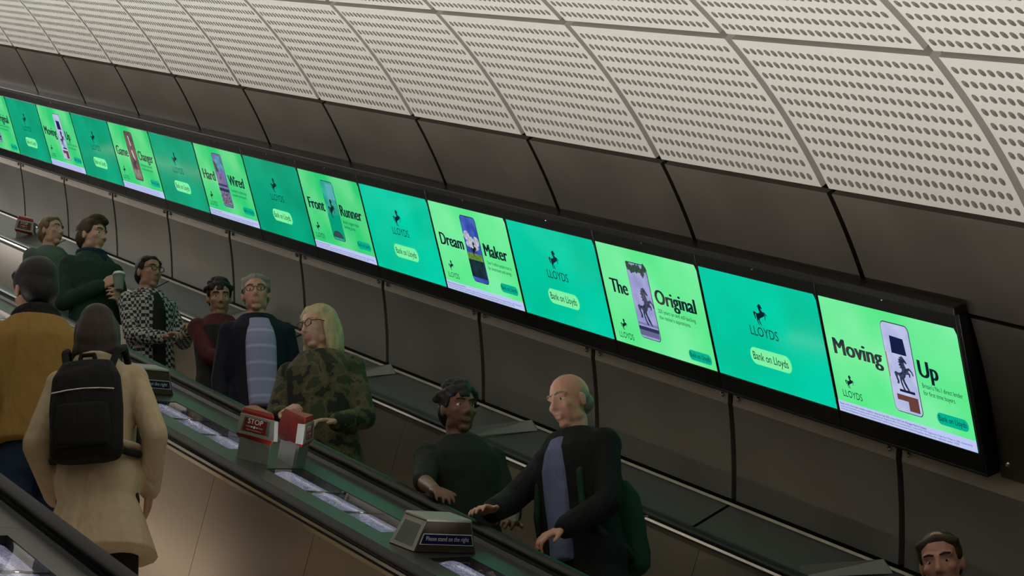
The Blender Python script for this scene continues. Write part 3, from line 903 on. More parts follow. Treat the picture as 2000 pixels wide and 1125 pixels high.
# ---------------------------------------------------------------- sign boxes on the middle deck
def frustum(name, bw, bd, tw, td, h, back_lean=0.0):
    """x towards the reader (down the slope), y across the deck, z up"""
    bm = bmesh.new()
    b = [bm.verts.new(p + (0,)) for p in ((bd / 2, -bw / 2), (bd / 2, bw / 2), (-bd / 2, bw / 2), (-bd / 2, -bw / 2))]
    t = [bm.verts.new(p + (h,)) for p in ((td / 2 - back_lean, -tw / 2), (td / 2 - back_lean, tw / 2), (-td / 2 - back_lean, tw / 2), (-td / 2 - back_lean, -tw / 2))]
    bm.faces.new(b[::-1])
    bm.faces.new(t)
    for i in range(4):
        bm.faces.new((b[i], b[(i + 1) % 4], t[(i + 1) % 4], t[i]))
    bmesh.ops.bevel(bm, geom=bm.edges[:], offset=0.004, segments=2, affect='EDGES', profile=0.5)
    return mesh_of(bm, name)
def sign_box(u, h, yaw, label):
    root = empty('sign_box', TUN @ Matrix.Translation((u, h, -1.5495)) @ Matrix.Rotation(math.radians(yaw), 4, 'Z'))
    tag(root, label, 'sign', 'sign boxes on the escalator decks')
    bw, bd, tw, td, H = 0.316, 0.150, 0.222, 0.128, 0.122
    add('housing', frustum('housing', bw, bd, tw, td, H), M_BRONZE, root, Matrix.Identity(4))
    add('cap', frustum('cap', tw + 0.010, td + 0.010, tw + 0.002, td + 0.002, 0.012), M_BOXTOP, root, Matrix.Translation((0, 0, H - 0.004)))
    # sloping side with a recessed grimy pane
    for s in (-1, 1):
        def sp(f, z):
            y = s * (bw / 2 + (tw / 2 - bw / 2) * z / H + 0.0018)
            d = (bd + (td - bd) * z / H) / 2
            return Vector((d * f, y, z))
        for nm, fa, za, zb, mat, lift in (('side_frame', 0.98, 0.003, H - 0.006, M_BOXTOP, 0.0), ('side_pane', 0.72, 0.018, H - 0.022, M_BOXPANE, 0.0012)):
            pts = [sp(-fa, za), sp(fa, za), sp(fa, zb), sp(-fa, zb)]
            bm = bmesh.new()
            o = Vector((0, s * lift, 0))
            fr = [bm.verts.new(p + o) for p in pts]
            bk = [bm.verts.new(p - Vector((0, s * 0.004, 0))) for p in pts]
            bm.faces.new(fr)
            bm.faces.new(bk[::-1])
            for i in range(4):
                bm.faces.new((fr[i], bk[i], bk[(i + 1) % 4], fr[(i + 1) % 4]))
            add(nm, mesh_of(bm, nm), mat, root, Matrix.Identity(4))
    # blue sign on the sloping front
    lean = math.atan2((bd - td) / 2, H)
    fm = Matrix.Translation((bd / 2, 0, 0)) @ Matrix.Rotation(-lean, 4, 'Y') @ Matrix(((0, 0, 1, 0), (1, 0, 0, 0), (0, 1, 0, 0), (0, 0, 0, 1)))
    def quadz(pts, z):
        return [(p[0], p[1]) for p in pts]
    def wat(z, k):
        return (bw / 2 + (tw / 2 - bw / 2) * z / H) * k
    za, zb = 0.030, 0.072
    pl = prism_mesh('sign_plate', [(-wat(za, 0.93), za), (wat(za, 0.93), za), (wat(zb, 0.93), zb), (-wat(zb, 0.93), zb)], 0.0, 0.0030)
    p = add('sign_plate', pl, M_WHITE, root, fm)
    za, zb = 0.0328, 0.0692
    bl = prism_mesh('sign_field', [(-wat(za, 0.905), za), (wat(za, 0.905), za), (wat(zb, 0.905), zb), (-wat(zb, 0.905), zb)], 0.0, 0.0008)
    add('sign_field', bl, M_BLUE, p, Matrix.Translation((0, 0, 0.0028)))
    put_text('sign_lettering', 'Please stand on the right', -0.108, 0.108, 0.0455, 0.0165, 0.0040, M_WHITE, p, 0.006)
sign_box(-7.945, 4.234, 14, 'brown sign box with blue Please stand on the right plate, nearest the bottom edge')
sign_box(-11.36, 4.234, 14, 'brown sign box partly hidden behind the beige trench coat')
sign_box(-7.66, 2.26, 14, 'brown sign box whose edge shows at the left border of the photo')

# ---------------------------------------------------------------- emergency stop buttons
def stop_unit(u, h, mir, yaw, label):
    root = empty('stop_button', TUN @ Matrix.Translation((u, h, -1.5495)) @ Matrix.Rotation(math.radians(yaw), 4, 'Z') @ Matrix.Diagonal((1, mir, 1, 1)))
    tag(root, label, 'stop button', 'emergency stop buttons on the decks')
    # plan: F1 -> F2 is the reading face, G the tail up the slope
    F1, F2, G1, G2 = Vector((-0.068, -0.060)), Vector((0.078, 0.050)), Vector((-0.185, 0.060)), Vector((-0.155, 0.010))
    plan = [F1, F2, G1, G2]
    cen = sum(plan, Vector((0, 0))) / 4
    def ring(sc, dx=0):
        return [cen + (p - cen) * sc for p in plan]
    # post: bent plate under the head
    po = [F1 + Vector((0.014, 0.014)), F2 + Vector((-0.016, 0.002)), F2 + Vector((-0.030, 0.010)), G1 * 0.86 + Vector((0, -0.004)), G1 * 0.86 + Vector((0.004, -0.012)), F1 + Vector((0.000, 0.022))]
    add('post', prism_mesh('post', [(p.x, p.y) for p in po], 0.0, 0.100, 0.0), M_SILVER, root, Matrix.Identity(4))
    bm = bmesh.new()
    lv = [(0.088, 0.86), (0.100, 1.03), (0.108, 1.06), (0.200, 0.93), (0.212, 0.92), (0.224, 0.86)]
    rs = [[bm.verts.new((p.x, p.y, z)) for p in ring(s)] for z, s in lv]
    for a, b in zip(rs[:-1], rs[1:]):
        for i in range(4):
            bm.faces.new((a[i], a[(i + 1) % 4], b[(i + 1) % 4], b[i]))
    bm.faces.new(rs[0][::-1])
    bm.faces.new(rs[-1])
    bmesh.ops.bevel(bm, geom=[e for e in bm.edges if abs((e.verts[0].co - e.verts[1].co).normalized().z) > 0.5], offset=0.008, segments=3, affect='EDGES', profile=0.5)
    add('housing', mesh_of(bm, 'housing'), M_RED, root, Matrix.Identity(4))
    # silver frame round the reading face: plane through the face between z .108 and .200
    a0, a1 = cen + (F1 - cen) * 1.06, cen + (F2 - cen) * 1.06
    b0, b1 = cen + (F1 - cen) * 0.935, cen + (F2 - cen) * 0.935
    A, Bv, Cc, D = (Vector((a0.x, a0.y, 0.110)), Vector((a1.x, a1.y, 0.110)), Vector((b1.x, b1.y, 0.198)), Vector((b0.x, b0.y, 0.198)))
    xa = (Bv - A).normalized()
    ya = ((D + Cc) / 2 - (A + Bv) / 2)
    ya = (ya - xa * ya.dot(xa)).normalized()
    za = xa.cross(ya)
    org = (A + Bv) / 2
    fm = Matrix((xa, ya, za)).transposed().to_4x4()
    fm.translation = org
    wb, wt = (Bv - A).length / 2, (Cc - D).length / 2
    Hh = (fm.inverted() @ Cc).y
    off = fm.inverted() @ ((Cc + D) / 2)
    def wq(z):
        return wb + (wt - wb) * z / Hh
    fr = add('stop_frame', prism_mesh('stop_frame', [(-wq(0), 0), (wq(0), 0), (wq(Hh) + off.x, Hh), (-wq(Hh) + off.x, Hh)], -0.004, 0.004, 0.0015), M_SILVER, root, fm)
    add('side_strip', prism_mesh('side_strip', [(wb - 0.002, 0.001), (wb + 0.004, 0.001), (wt + 0.004 + off.x, Hh - 0.001), (wt - 0.002 + off.x, Hh - 0.001)], -0.030, 0.004, 0.001), M_SILVER, root, fm)
    inner = [(-wq(0.016) + 0.020, 0.014), (wq(0.016) - 0.024, 0.014), (wq(Hh) - 0.022, Hh - 0.012), (-wq(Hh) + 0.018, Hh - 0.012)]
    add('inner_well', prism_mesh('inner_well', inner, 0.0, 0.0012), M_BOXPANE, fr, Matrix.Translation((0, 0, 0.0036)))
    lab = [(-wq(0.016) + 0.028, 0.016), (wq(0.016) - 0.040, 0.016), (wq(Hh) - 0.036, Hh - 0.014), (-wq(Hh) + 0.024, Hh - 0.014)]
    add('stop_label', prism_mesh('stop_label', lab, 0.0, 0.0016), M_STOPRED, fr, Matrix.Translation((0, 0, 0.0040)))
    mm = 1 if mir > 0 else -1
    def T(nm, s, x0, x1, y, cap, bold=0.0):
        if mm < 0:
            x0, x1 = -x0, -x1
        return put_text(nm, s, x0, x1, y, cap, 0.0062, M_WHITE, fr, bold)
    T('stop_lettering', 'STOP', -0.046, 0.030, 0.052, 0.022, 0.012)
    T('push_lettering', 'PUSH', -0.050, -0.030, 0.036, 0.0065)
    T('push_lettering', 'PUSH', 0.014, 0.034, 0.036, 0.0065)
    T('penalty_lettering', 'PENALTY FOR IMPROPER USE', -0.046, 0.030, 0.0225, 0.0045)
    flat('push_dot', blob(-0.008, 0.039, 0.006, 0.006, 14, 0.0), 0.0062, M_WHITE, fr)
    flat('push_arrow', [(-0.028, 0.0378), (-0.022, 0.0378), (-0.022, 0.0345), (-0.0155, 0.039), (-0.022, 0.0435), (-0.022, 0.0402), (-0.028, 0.0402)], 0.0062, M_WHITE, fr)
    flat('push_arrow', [(0.012, 0.0378), (0.006, 0.0378), (0.006, 0.0345), (-0.0005, 0.039), (0.006, 0.0435), (0.006, 0.0402), (0.012, 0.0402)], 0.0062, M_WHITE, fr)
stop_unit(-9.535, 4.115, 1, 0, 'red emergency stop button on the middle deck with STOP face readable')
stop_unit(-9.545, 4.360, -1, 0, 'red emergency stop button turned away, beside the readable stop button')
stop_unit(-19.62, 6.045, 1, 0, 'small far red emergency stop button at the left edge on the wall deck')

# ---------------------------------------------------------------- riders
def remesh(bm, voxel, it=4):
    me = bpy.data.meshes.new('tmp')
    bm.to_mesh(me)
    bm.free()
    ob = bpy.data.objects.new('tmp', me)
    COL.objects.link(ob)
    md = ob.modifiers.new('r', 'REMESH')
    md.mode = 'VOXEL'
    md.voxel_size = voxel
    sm = ob.modifiers.new('s', 'SMOOTH')
    sm.factor = 0.5
    sm.iterations = it
    dg = bpy.context.evaluated_depsgraph_get()
    dg.update()
    out = bpy.data.meshes.new_from_object(ob.evaluated_get(dg))
    bpy.data.objects.remove(ob)
    bpy.data.meshes.remove(me)
    out.polygons.foreach_set('use_smooth', [True] * len(out.polygons))
    return out

def cap(bm, p0, r0, p1, r1, n=10):
    """tapered capsule"""
    p0, p1 = Vector(p0), Vector(p1)
    d = p1 - p0
    L = d.length
    z = d / L if L > 1e-6 else Vector((0, 0, 1))
    x = z.orthogonal().normalized()
    y = z.cross(x)
    prof = [(-r0 * 0.98, r0 * 0.2), (-r0 * 0.7, r0 * 0.72), (0, r0), (L, r1), (L + r1 * 0.7, r1 * 0.72), (L + r1 * 0.98, r1 * 0.2)]
    rings = []
    for t, r in prof:
        rings.append([bm.verts.new(p0 + z * t + (x * math.cos(a) + y * math.sin(a)) * r) for a in [2 * math.pi * i / n for i in range(n)]])
    for a, b in zip(rings[:-1], rings[1:]):
        for i in range(n):
            bm.faces.new((a[i], a[(i + 1) % n], b[(i + 1) % n], b[i]))
    bm.faces.new(rings[0][::-1])
    bm.faces.new(rings[-1])

def ell(bm, c, r, rot=None, n=14, m=9):
    c = Vector(c)
    M = rot or Matrix.Identity(3)
    rings = []
    for j in range(1, m):
        t = math.pi * j / m
        rings.append([bm.verts.new(c + M @ Vector((r[0] * math.sin(t) * math.cos(a), r[1] * math.sin(t) * math.sin(a), r[2] * math.cos(t)))) for a in [2 * math.pi * i / n for i in range(n)]])
    for a, b in zip(rings[:-1], rings[1:]):
        for i in range(n):
            bm.faces.new((a[i], b[i], b[(i + 1) % n], a[(i + 1) % n]))
    bm.faces.new(rings[0])
    bm.faces.new(rings[-1][::-1])

def loft(bm, rings, n=20):
    """rings: (z, rx, ry, xoff[, yoff])"""
    vs = []
    for rg in rings:
        z, rx, ry, xo = rg[:4]
        yo = rg[4] if len(rg) > 4 else 0
        row = []
        for i in range(n):
            a = 2 * math.pi * i / n
            c, s = math.cos(a), math.sin(a)
            # slightly squared ellipse
            k = (abs(c) ** 2.5 + abs(s) ** 2.5) ** (-1 / 2.5)
            row.append(bm.verts.new((xo + rx * c * k, yo + ry * s * k, z)))
        vs.append(row)
    for a, b in zip(vs[:-1], vs[1:]):
        for i in range(n):
            bm.faces.new((a[i], a[(i + 1) % n], b[(i + 1) % n], b[i]))
    bm.faces.new(vs[0][::-1])
    bm.faces.new(vs[-1])

def chain(bm, pts, r):
    for a, b in zip(pts[:-1], pts[1:]):
        cap(bm, a, r, b, r, 8)

TORSO = [(0.86, 0.098, 0.140, -0.01), (0.94, 0.108, 0.155, -0.015), (1.02, 0.100, 0.142, -0.005), (1.10, 0.094, 0.128, 0.0), (1.20, 0.100, 0.134, 0.004), (1.31, 0.108, 0.145, 0.004), (1.39, 0.102, 0.148, -0.002), (1.445, 0.080, 0.118, -0.010), (1.495, 0.060, 0.072, -0.014)]

def ik(sh, wr, l1, l2, pole):
    d = wr - sh
    L = min(d.length, (l1 + l2) * 0.985)
    d.normalize()
    wr = sh + d * L
    a = (l1 * l1 - l2 * l2 + L * L) / (2 * L)
    hgt = math.sqrt(max(l1 * l1 - a * a, 1e-6))
    p = Vector(pole)
    p = (p - d * p.dot(d)).normalized()
    return sh + d * a + p * hgt, wr

def hand(bm, wr, d, pn, side, curl, s):
    """d: finger direction, pn: palm normal, side: direction from palm centre to the thumb"""
    d = d.normalized()
    pn = (pn - d * pn.dot(d)).normalized()
    lat = d.cross(pn)
    if lat.dot(side) < 0:
        lat = -lat
    kn = []
    for i in range(4):
        o = (0.030 - 0.0205 * i) * s
        k = wr + d * (0.090 - 0.006 * abs(i - 1)) * s + lat * o
        kn.append(k)
        cap(bm, wr + d * 0.012 * s + lat * o * 0.62, 0.0165 * s, k, 0.0112 * s, 8)
    for i in range(4):
        ln = (0.92, 1.0, 0.94, 0.76)[i] * s
        p = kn[i]
        dd = d.copy()
        fan = lat * (0.10 - 0.075 * i)
        for j, (seg, bend) in enumerate(((0.042, 0.55), (0.027, 0.95), (0.021, 0.7))):
            ang = curl * bend
            dd = Quaternion(d.cross(pn), ang) @ dd
            q = p + (dd + (fan if j == 0 else fan * 0.3)).normalized() * seg * ln
            cap(bm, p, (0.0098 - 0.001 * j) * s, q, (0.0090 - 0.001 * j) * s, 8)
            p = q
    t0 = wr + d * 0.025 * s + lat * 0.020 * s
    t1 = t0 + (d * 0.55 + lat * 0.75 + pn * 0.30 * curl).normalized() * 0.042 * s
    t2 = t1 + (d * 0.85 + lat * 0.30 + pn * 0.50 * curl).normalized() * 0.034 * s
    cap(bm, t0, 0.0150 * s, t1, 0.0110 * s, 8)
    cap(bm, t1, 0.0108 * s, t2, 0.0090 * s, 8)

def skin_mat(name, col, lip):
    m = pmat(name, col, 0.48, 0.0, 0.07, 30.0, spec=0.4)
    m2 = pmat(name + '_lips', lip, 0.40, 0.0, 0.05, 30.0, spec=0.4)
    return m, m2

def check_mat():
    m, nt, b = new_mat('black_white_check_cloth')
    tc = nt.nodes.new('ShaderNodeTexCoord')
    ck = nt.nodes.new('ShaderNodeTexChecker')
    ck.inputs['Scale'].default_value = 44
    ck.inputs[1].default_value = (0.36, 0.37, 0.36, 1)
    ck.inputs[2].default_value = (0.012, 0.012, 0.014, 1)
    nt.links.new(tc.outputs['Object'], ck.inputs[0])
    nt.links.new(ck.outputs[0], b.inputs['Base Color'])
    b.inputs['Roughness'].default_value = 0.85
    return m
def camo_mat():
    m, nt, b = new_mat('camouflage_cloth')
    tc = nt.nodes.new('ShaderNodeTexCoord')
    nz = nt.nodes.new('ShaderNodeTexNoise')
    nz.inputs['Scale'].default_value = 11
    nz.inputs['Detail'].default_value = 2
    rp = nt.nodes.new('ShaderNodeValToRGB')
    e = rp.color_ramp.elements
    rp.color_ramp.interpolation = 'CONSTANT'
    e[0].position, e[0].color = 0.0, (0.010, 0.011, 0.007, 1)
    e[1].position, e[1].color = 0.44, (0.060, 0.062, 0.022, 1)
    for p, c in ((0.52, (0.095, 0.080, 0.040, 1)), (0.58, (0.030, 0.042, 0.016, 1))):
        k = e.new(p)
        k.color = c
    nt.links.new(tc.outputs['Object'], nz.inputs['Vector'])
    nt.links.new(nz.outputs['Fac'], rp.inputs[0])
    nt.links.new(rp.outputs[0], b.inputs['Base Color'])
    b.inputs['Roughness'].default_value = 0.85
    return m
def stripe_mat(name, a, c, scale):
    m, nt, b = new_mat(name)
    tc = nt.nodes.new('ShaderNodeTexCoord')
    wv = nt.nodes.new('ShaderNodeTexWave')
    wv.bands_direction = 'Z'
    wv.inputs['Scale'].default_value = scale
    rp = nt.nodes.new('ShaderNodeValToRGB')
    rp.color_ramp.elements[0].position, rp.color_ramp.elements[0].color = 0.90, a + (1,)
    rp.color_ramp.elements[1].position, rp.color_ramp.elements[1].color = 0.96, c + (1,)
    nt.links.new(tc.outputs['Object'], wv.inputs['Vector'])
    nt.links.new(wv.outputs['Fac'], rp.inputs[0])
    nt.links.new(rp.outputs[0], b.inputs['Base Color'])
    b.inputs['Roughness'].default_value = 0.8
    return m

def cloth(name, col):
    m = pmat('cloth_' + name, col, 0.85, 0.0, 0.16, 26.0, spec=0.25)
    nt = m.node_tree
    if 'folds' not in nt.nodes:
        b = nt.nodes['Principled BSDF']
        tc = nt.nodes.new('ShaderNodeTexCoord')
        mp = nt.nodes.new('ShaderNodeMapping')
        mp.inputs['Scale'].default_value = (1, 1, 0.45)
        nz = nt.nodes.new('ShaderNodeTexNoise')
        nz.name = 'folds'
        nz.inputs['Scale'].default_value = 9
        nz.inputs['Detail'].default_value = 2
        nz.inputs['Distortion'].default_value = 1.2
        bp = nt.nodes.new('ShaderNodeBump')
        bp.inputs['Strength'].default_value = 0.9
        bp.inputs['Distance'].default_value = 0.022
        nt.links.new(tc.outputs['Object'], mp.inputs[0])
        nt.links.new(mp.outputs[0], nz.inputs['Vector'])
        nt.links.new(nz.outputs['Fac'], bp.inputs['Height'])
        nt.links.new(bp.outputs[0], b.inputs['Normal'])
    return m
M_EYE = pmat('eye_white', (0.60, 0.58, 0.55), 0.2, 0, 0.02, 10)
M_IRIS = pmat('eye_iris', (0.03, 0.02, 0.015), 0.15, 0, 0.02, 10)
M_BLACKP = pmat('black_plastic', (0.012, 0.012, 0.013), 0.3, 0, 0.05, 10)
M_SHOE = pmat('black_leather', (0.014, 0.013, 0.012), 0.4, 0, 0.1, 10)

def person(label, head, esc_phase, yaw, hyaw=0, hpitch=0, skin='fair', hair=('short', 'brown'), top=None, legs='navy', arms=None, glasses=False, group='riders', H=None):
    """head: world position of the head's centre (z above the floor); the feet stand on the step under it"""
    # the step under the rider
    i = 0
    c30 = math.cos(R30)
    while True:
        u = esc_phase - STEP_U * (i + 1)
        if u * c30 + NS * 0.5 < head[0]:
            break
        i += 1
    u = esc_phase - STEP_U * i
    zt = -u * 0.5 + NS * c30 + EYE.z
    H = head[2] - zt + 0.115
    s = H / 1.75
    root = empty('person', Matrix.Translation((head[0], head[1], zt)) @ Matrix.Rotation(math.radians(yaw), 4, 'Z'))
    tag(root, label, 'person', group)
    inv = root.matrix_world.inverted()
    hm = Matrix.Translation((0.0, 0, (1.75 - 0.115) * s)) @ Matrix.Rotation(math.radians(hyaw), 4, 'Z') @ Matrix.Rotation(math.radians(hpitch), 4, 'Y') @ Matrix.Scale(s, 4)
    hr = hm.to_3x3()
    def hp(x, y, z):
        return hm @ Vector((x, y, z))
    sk, lips = SKIN[skin]
    # ---- body
    bm = bmesh.new()
    def he(c, r, rot=None):
        ell(bm, hp(*c), (r[0], r[1], r[2]), hr)
    he((-0.012, 0, 0.032), (0.098, 0.077, 0.090))
    he((0.022, 0, -0.022), (0.073, 0.064, 0.090))
    he((0.010, 0, -0.062), (0.062, 0.058, 0.050))
    he((0.056, 0, -0.100), (0.026, 0.028, 0.020))
    for y in (-1, 1):
        he((0.012, y * 0.042, -0.070), (0.036, 0.020, 0.030))
        he((0.060, y * 0.040, -0.022), (0.024, 0.022, 0.020))
        he((-0.006, y * 0.077, -0.012), (0.018, 0.009, 0.032))
        cap(bm, hp(0.084, y * 0.012, 0.026), 0.010 * s, hp(0.068, y * 0.050, 0.026), 0.010 * s, 8)
        cap(bm, hp(0.098, y * 0.008, -0.036), 0.008 * s, hp(0.088, y * 0.014, -0.038), 0.007 * s, 8)
    cap(bm, hp(0.086, 0, 0.020), 0.008 * s, hp(0.108, 0, -0.030), 0.0115 * s, 8)
    cap(bm, hp(0.0845, -0.018, -0.064), 0.0060 * s, hp(0.0845, 0.018, -0.064), 0.0060 * s, 8)
    cap(bm, hp(0.0825, -0.014, -0.075), 0.0068 * s, hp(0.0825, 0.014, -0.075), 0.0068 * s, 8)
    nb = Vector((-0.022, 0, 1.43)) * s
    cap(bm, nb, 0.060 * s, hp(-0.015, 0, -0.065), 0.052 * s, 14)
    loft(bm, [(z * s, rx * s * 0.9, ry * s * 0.9, xo * s) for z, rx, ry, xo in TORSO])
    for y in (-1, 1):
        cap(bm, Vector((-0.01, y * 0.088, 0.88)) * s, 0.078 * s, Vector((0.008, y * 0.095, 0.50)) * s, 0.055 * s)
        cap(bm, Vector((0.008, y * 0.095, 0.50)) * s, 0.053 * s, Vector((-0.02, y * 0.10, 0.09)) * s, 0.038 * s)
        cap(bm, Vector((-0.03, y * 0.10, 0.045)) * s, 0.034 * s, Vector((0.11, y * 0.108, 0.034)) * s, 0.030 * s)
    arm_pts = {}
    for y in (-1, 1):
        sh = Vector((-0.015, y * 0.160, 1.395)) * s
        spec = (arms or {}).get('l' if y > 0 else 'r', None)
        if spec is None:
            spec = dict(at=(0.05, y * 0.215, 0.83))
        if 'world' in spec:
            wr = inv @ Vector(spec['world'])
        else:
            wr = Vector(spec['at']) * s
        el, wr = ik(sh, wr, 0.295 * s, 0.265 * s, Vector(spec.get('pole', (-0.5, y * 0.5, -0.7))))
        fd = (wr - el).normalized()
        hd = Vector(spec['hd']) if 'hd' in spec else fd
        pn = Vector(spec.get('pn', (0.1, -y, 0.1)))
        arm_pts[y] = (sh, el, wr)
        ell(bm, sh, (0.058 * s, 0.055 * s, 0.062 * s))
        cap(bm, sh, 0.050 * s, el, 0.040 * s)
        cap(bm, el, 0.040 * s, wr, 0.025 * s)
        hand(bm, wr, hd, pn, Vector(spec.get('thumb', (0.6, 0, 0.5))), spec.get('curl', 0.5), s)
    me = remesh(bm, 0.0062, 3)
    me.materials.append(sk)
    me.materials.append(lips)
    hi = hm.inverted()
    for p in me.polygons:
        c = p.center
        if c.z > 1.45 * s:
            q = hi @ c
            if q.x > 0.078 and abs(q.y) < 0.024 and -0.083 < q.z < -0.057:
                p.material_index = 1
    add('body', me, None, root, Matrix.Identity(4))
    # ---- eyes and brows
    hc = HAIR[hair[1]]
    for y in (-1, 1):
        b2 = bmesh.new()
        ell(b2, hp(0.0710, y * 0.031, 0.002), (0.0120 * s, 0.0135 * s, 0.0085 * s), hr)
        eye = add('eye', mesh_of(b2, 'eye', True), M_EYE, root, Matrix.Identity(4))
        b2 = bmesh.new()
        ell(b2, hp(0.0800, y * 0.031, 0.002), (0.0042 * s, 0.0060 * s, 0.0060 * s), hr)
        add('iris', mesh_of(b2, 'iris', True), M_IRIS, eye, Matrix.Identity(4))
        b2 = bmesh.new()
        chain(b2, [hp(0.0955, y * 0.014, 0.026), hp(0.092, y * 0.030, 0.031), hp(0.080, y * 0.048, 0.028)], 0.0038 * s)
        add('eyebrow', mesh_of(b2, 'eyebrow', True), hc, root, Matrix.Identity(4))
    # ---- hair
    bm = bmesh.new()
    st = hair[0]
    def hh(c, r):
        ell(bm, hp(*c), (r[0] * s, r[1] * s, r[2] * s), hr)
    if st == 'bald':
        hh((-0.062, 0, -0.012), (0.050, 0.076, 0.052))
        for y in (-1, 1):
            hh((-0.022, y * 0.066, 0.012), (0.040, 0.016, 0.030))
    else:
        hh((-0.022, 0, 0.050), (0.100, 0.084, 0.084))
        hh((-0.052, 0, -0.005), (0.062, 0.080, 0.085))
        for y in (-1, 1):
            hh((0.000, y * 0.068, 0.035), (0.045, 0.018, 0.045))
        for t in range(9):
            a = -0.9 + t * 0.225
            hh((0.056 - 0.03 * abs(a), 0.075 * a, 0.088 - 0.02 * abs(a)), (0.026, 0.020, 0.022))
        if st == 'quiff':
            hh((0.030, 0.0, 0.112), (0.062, 0.064, 0.032))
            hh((0.066, 0.02, 0.100), (0.030, 0.048, 0.026))
        if st == 'curly':
            rn = random.Random(5)
            for _ in range(46):
                a, b = rn.uniform(0, 6.28), rn.uniform(0.0, 1.35)
                hh((-0.030 + 0.100 * math.cos(a) * math.cos(b), 0.090 * math.sin(a) * math.cos(b), 0.045 + 0.088 * math.sin(b)), (0.020, 0.020, 0.020))
        if st in ('bob', 'long'):
            dz = 0.13 if st == 'bob' else 0.20
            hh((-0.050, 0, -0.03), (0.082, 0.094, 0.15))
            hh((-0.052, 0, -0.05), (0.080, 0.100, 0.12))
            hh((-0.060, 0, -dz + 0.02), (0.056, 0.100, 0.09))
            for y in (-1, 1):
                hh((-0.012, y * 0.078, -0.03), (0.050, 0.026, 0.10))
                hh((-0.012, y * 0.084, -dz + 0.02), (0.050, 0.028, 0.075))
    add('hair', remesh(bm, 0.006, 3 if st in ('curly', 'bald', 'quiff') else 14), hc, root, Matrix.Identity(4))
    # ---- glasses
    if glasses:
        bm = bmesh.new()
        for y in (-1, 1):
            ring = [hp(0.103, y * 0.032 + 0.023 * math.cos(a), 0.002 + 0.018 * math.sin(a)) for a in [2 * math.pi * k / 14 for k in range(15)]]
            chain(bm, ring, 0.0022 * s)
            chain(bm, [hp(0.101, y * 0.055, 0.008), hp(0.060, y * 0.076, 0.010), hp(-0.010, y * 0.082, 0.006)], 0.0022 * s)
        chain(bm, [hp(0.103, -0.010, 0.006), hp(0.110, 0, 0.009), hp(0.103, 0.010, 0.006)], 0.0022 * s)
        add('glasses', mesh_of(bm, 'glasses', True), M_BLACKP, root, Matrix.Identity(4))
    # ---- trousers and shoes
    bm = bmesh.new()
    loft(bm, [(0.82 * s, 0.112 * s, 0.155 * s, -0.01 * s), (0.90 * s, 0.116 * s, 0.160 * s, -0.014 * s), (1.0 * s, 0.106 * s, 0.146 * s, -0.005 * s)])
    for y in (-1, 1):
        cap(bm, Vector((-0.01, y * 0.088, 0.87)) * s, 0.094 * s, Vector((0.008, y * 0.095, 0.50)) * s, 0.072 * s)
        cap(bm, Vector((0.008, y * 0.095, 0.50)) * s, 0.071 * s, Vector((-0.02, y * 0.10, 0.10)) * s, 0.060 * s)
    add('trousers', remesh(bm, 0.010, 3), cloth(*LEGS[legs]), root, Matrix.Identity(4))
    for y in (-1, 1):
        bm = bmesh.new()
        cap(bm, Vector((-0.045, y * 0.10, 0.046)) * s, 0.043 * s, Vector((0.115, y * 0.112, 0.040)) * s, 0.038 * s)
        cap(bm, Vector((-0.03, y * 0.10, 0.05)) * s, 0.042 * s, Vector((-0.025, y * 0.10, 0.11)) * s, 0.045 * s)
        m = remesh(bm, 0.008, 2)
        for v in m.vertices:
            v.co.z = max(v.co.z, 0.002)
        add('shoe', m, M_SHOE, root, Matrix.Identity(4))
    # ---- upper garments
    t = top
    inf = t.get('inflate', 0.020)
    bm = bmesh.new()
    hem = t.get('hem', 0.84)
    fl = t.get('flare', 0.0)
    rings = []
    if hem < 0.84:
        for f in (0.0, 0.35, 0.7):
            z = hem + (0.84 - hem) * f
            rings.append((z * s, (0.118 + inf + fl * (1 - f)) * s, (0.150 + inf + fl * (1 - f)) * s, -0.012 * s))
    for z, rx, ry, xo in TORSO:
        if z >= hem - 0.02:
            zz = max(z, hem)
            rings.append((zz * s, (max(rx, 0.104) if z < 1.4 else rx) * s + inf * s, ry * s + inf * s, xo * s))
    loft(bm, rings)
    slv = t.get('sleeve', 1.0)
    for y in (-1, 1):
        sh, el, wr = arm_pts[y]
        ell(bm, sh, ((0.058 + inf * .5) * s, (0.052 + inf * .5) * s, (0.060 + inf * .5) * s))
        cap(bm, sh, (0.050 + inf * .5) * s, el, (0.044 + inf * .45) * s)
        if slv > 0.5:
            cap(bm, el, (0.044 + inf * .45) * s, el.lerp(wr, slv - 0.06), (0.034 + inf * .5) * s)
    if t.get('collar', True):
        rr = t.get('collar_r', 0.020)
        cr = [Vector((-0.020 + 0.078 * math.cos(a), 0.080 * math.sin(a), 1.484 + 0.012 * math.cos(a + math.pi))) * s for a in [math.radians(35 + 290 * k / 12) for k in range(13)]]
        chain(bm, cr, rr * s)
    add(t.get('name', 'jacket'), remesh(bm, 0.009, 4), t['mat'], root, Matrix.Identity(4))
    if t.get('front'):
        # the shirt front that shows in the opening of the jacket
        bm = bmesh.new()
        w = t.get('front_w', 0.062)
        loft(bm, [((0.90) * s, 0.05 * s, w * 0.9 * s, (0.118 + inf - 0.028) * s), (1.05 * s, 0.05 * s, w * s, (0.118 + inf - 0.036) * s), (1.18 * s, 0.05 * s, w * 1.05 * s, (0.118 + inf - 0.030) * s), (1.30 * s, 0.05 * s, w * 1.05 * s, (0.118 + inf - 0.030) * s), (1.38 * s, 0.05 * s, w * 0.95 * s, (0.100 + inf - 0.032) * s), (1.45 * s, 0.045 * s, w * 0.8 * s, (0.070 + inf - 0.038) * s)])
        cr = [Vector((-0.012 + 0.070 * math.cos(a), 0.070 * math.sin(a), 1.488 - 0.012 * math.cos(a))) * s for a in [2 * math.pi * k / 14 for k in range(15)]]
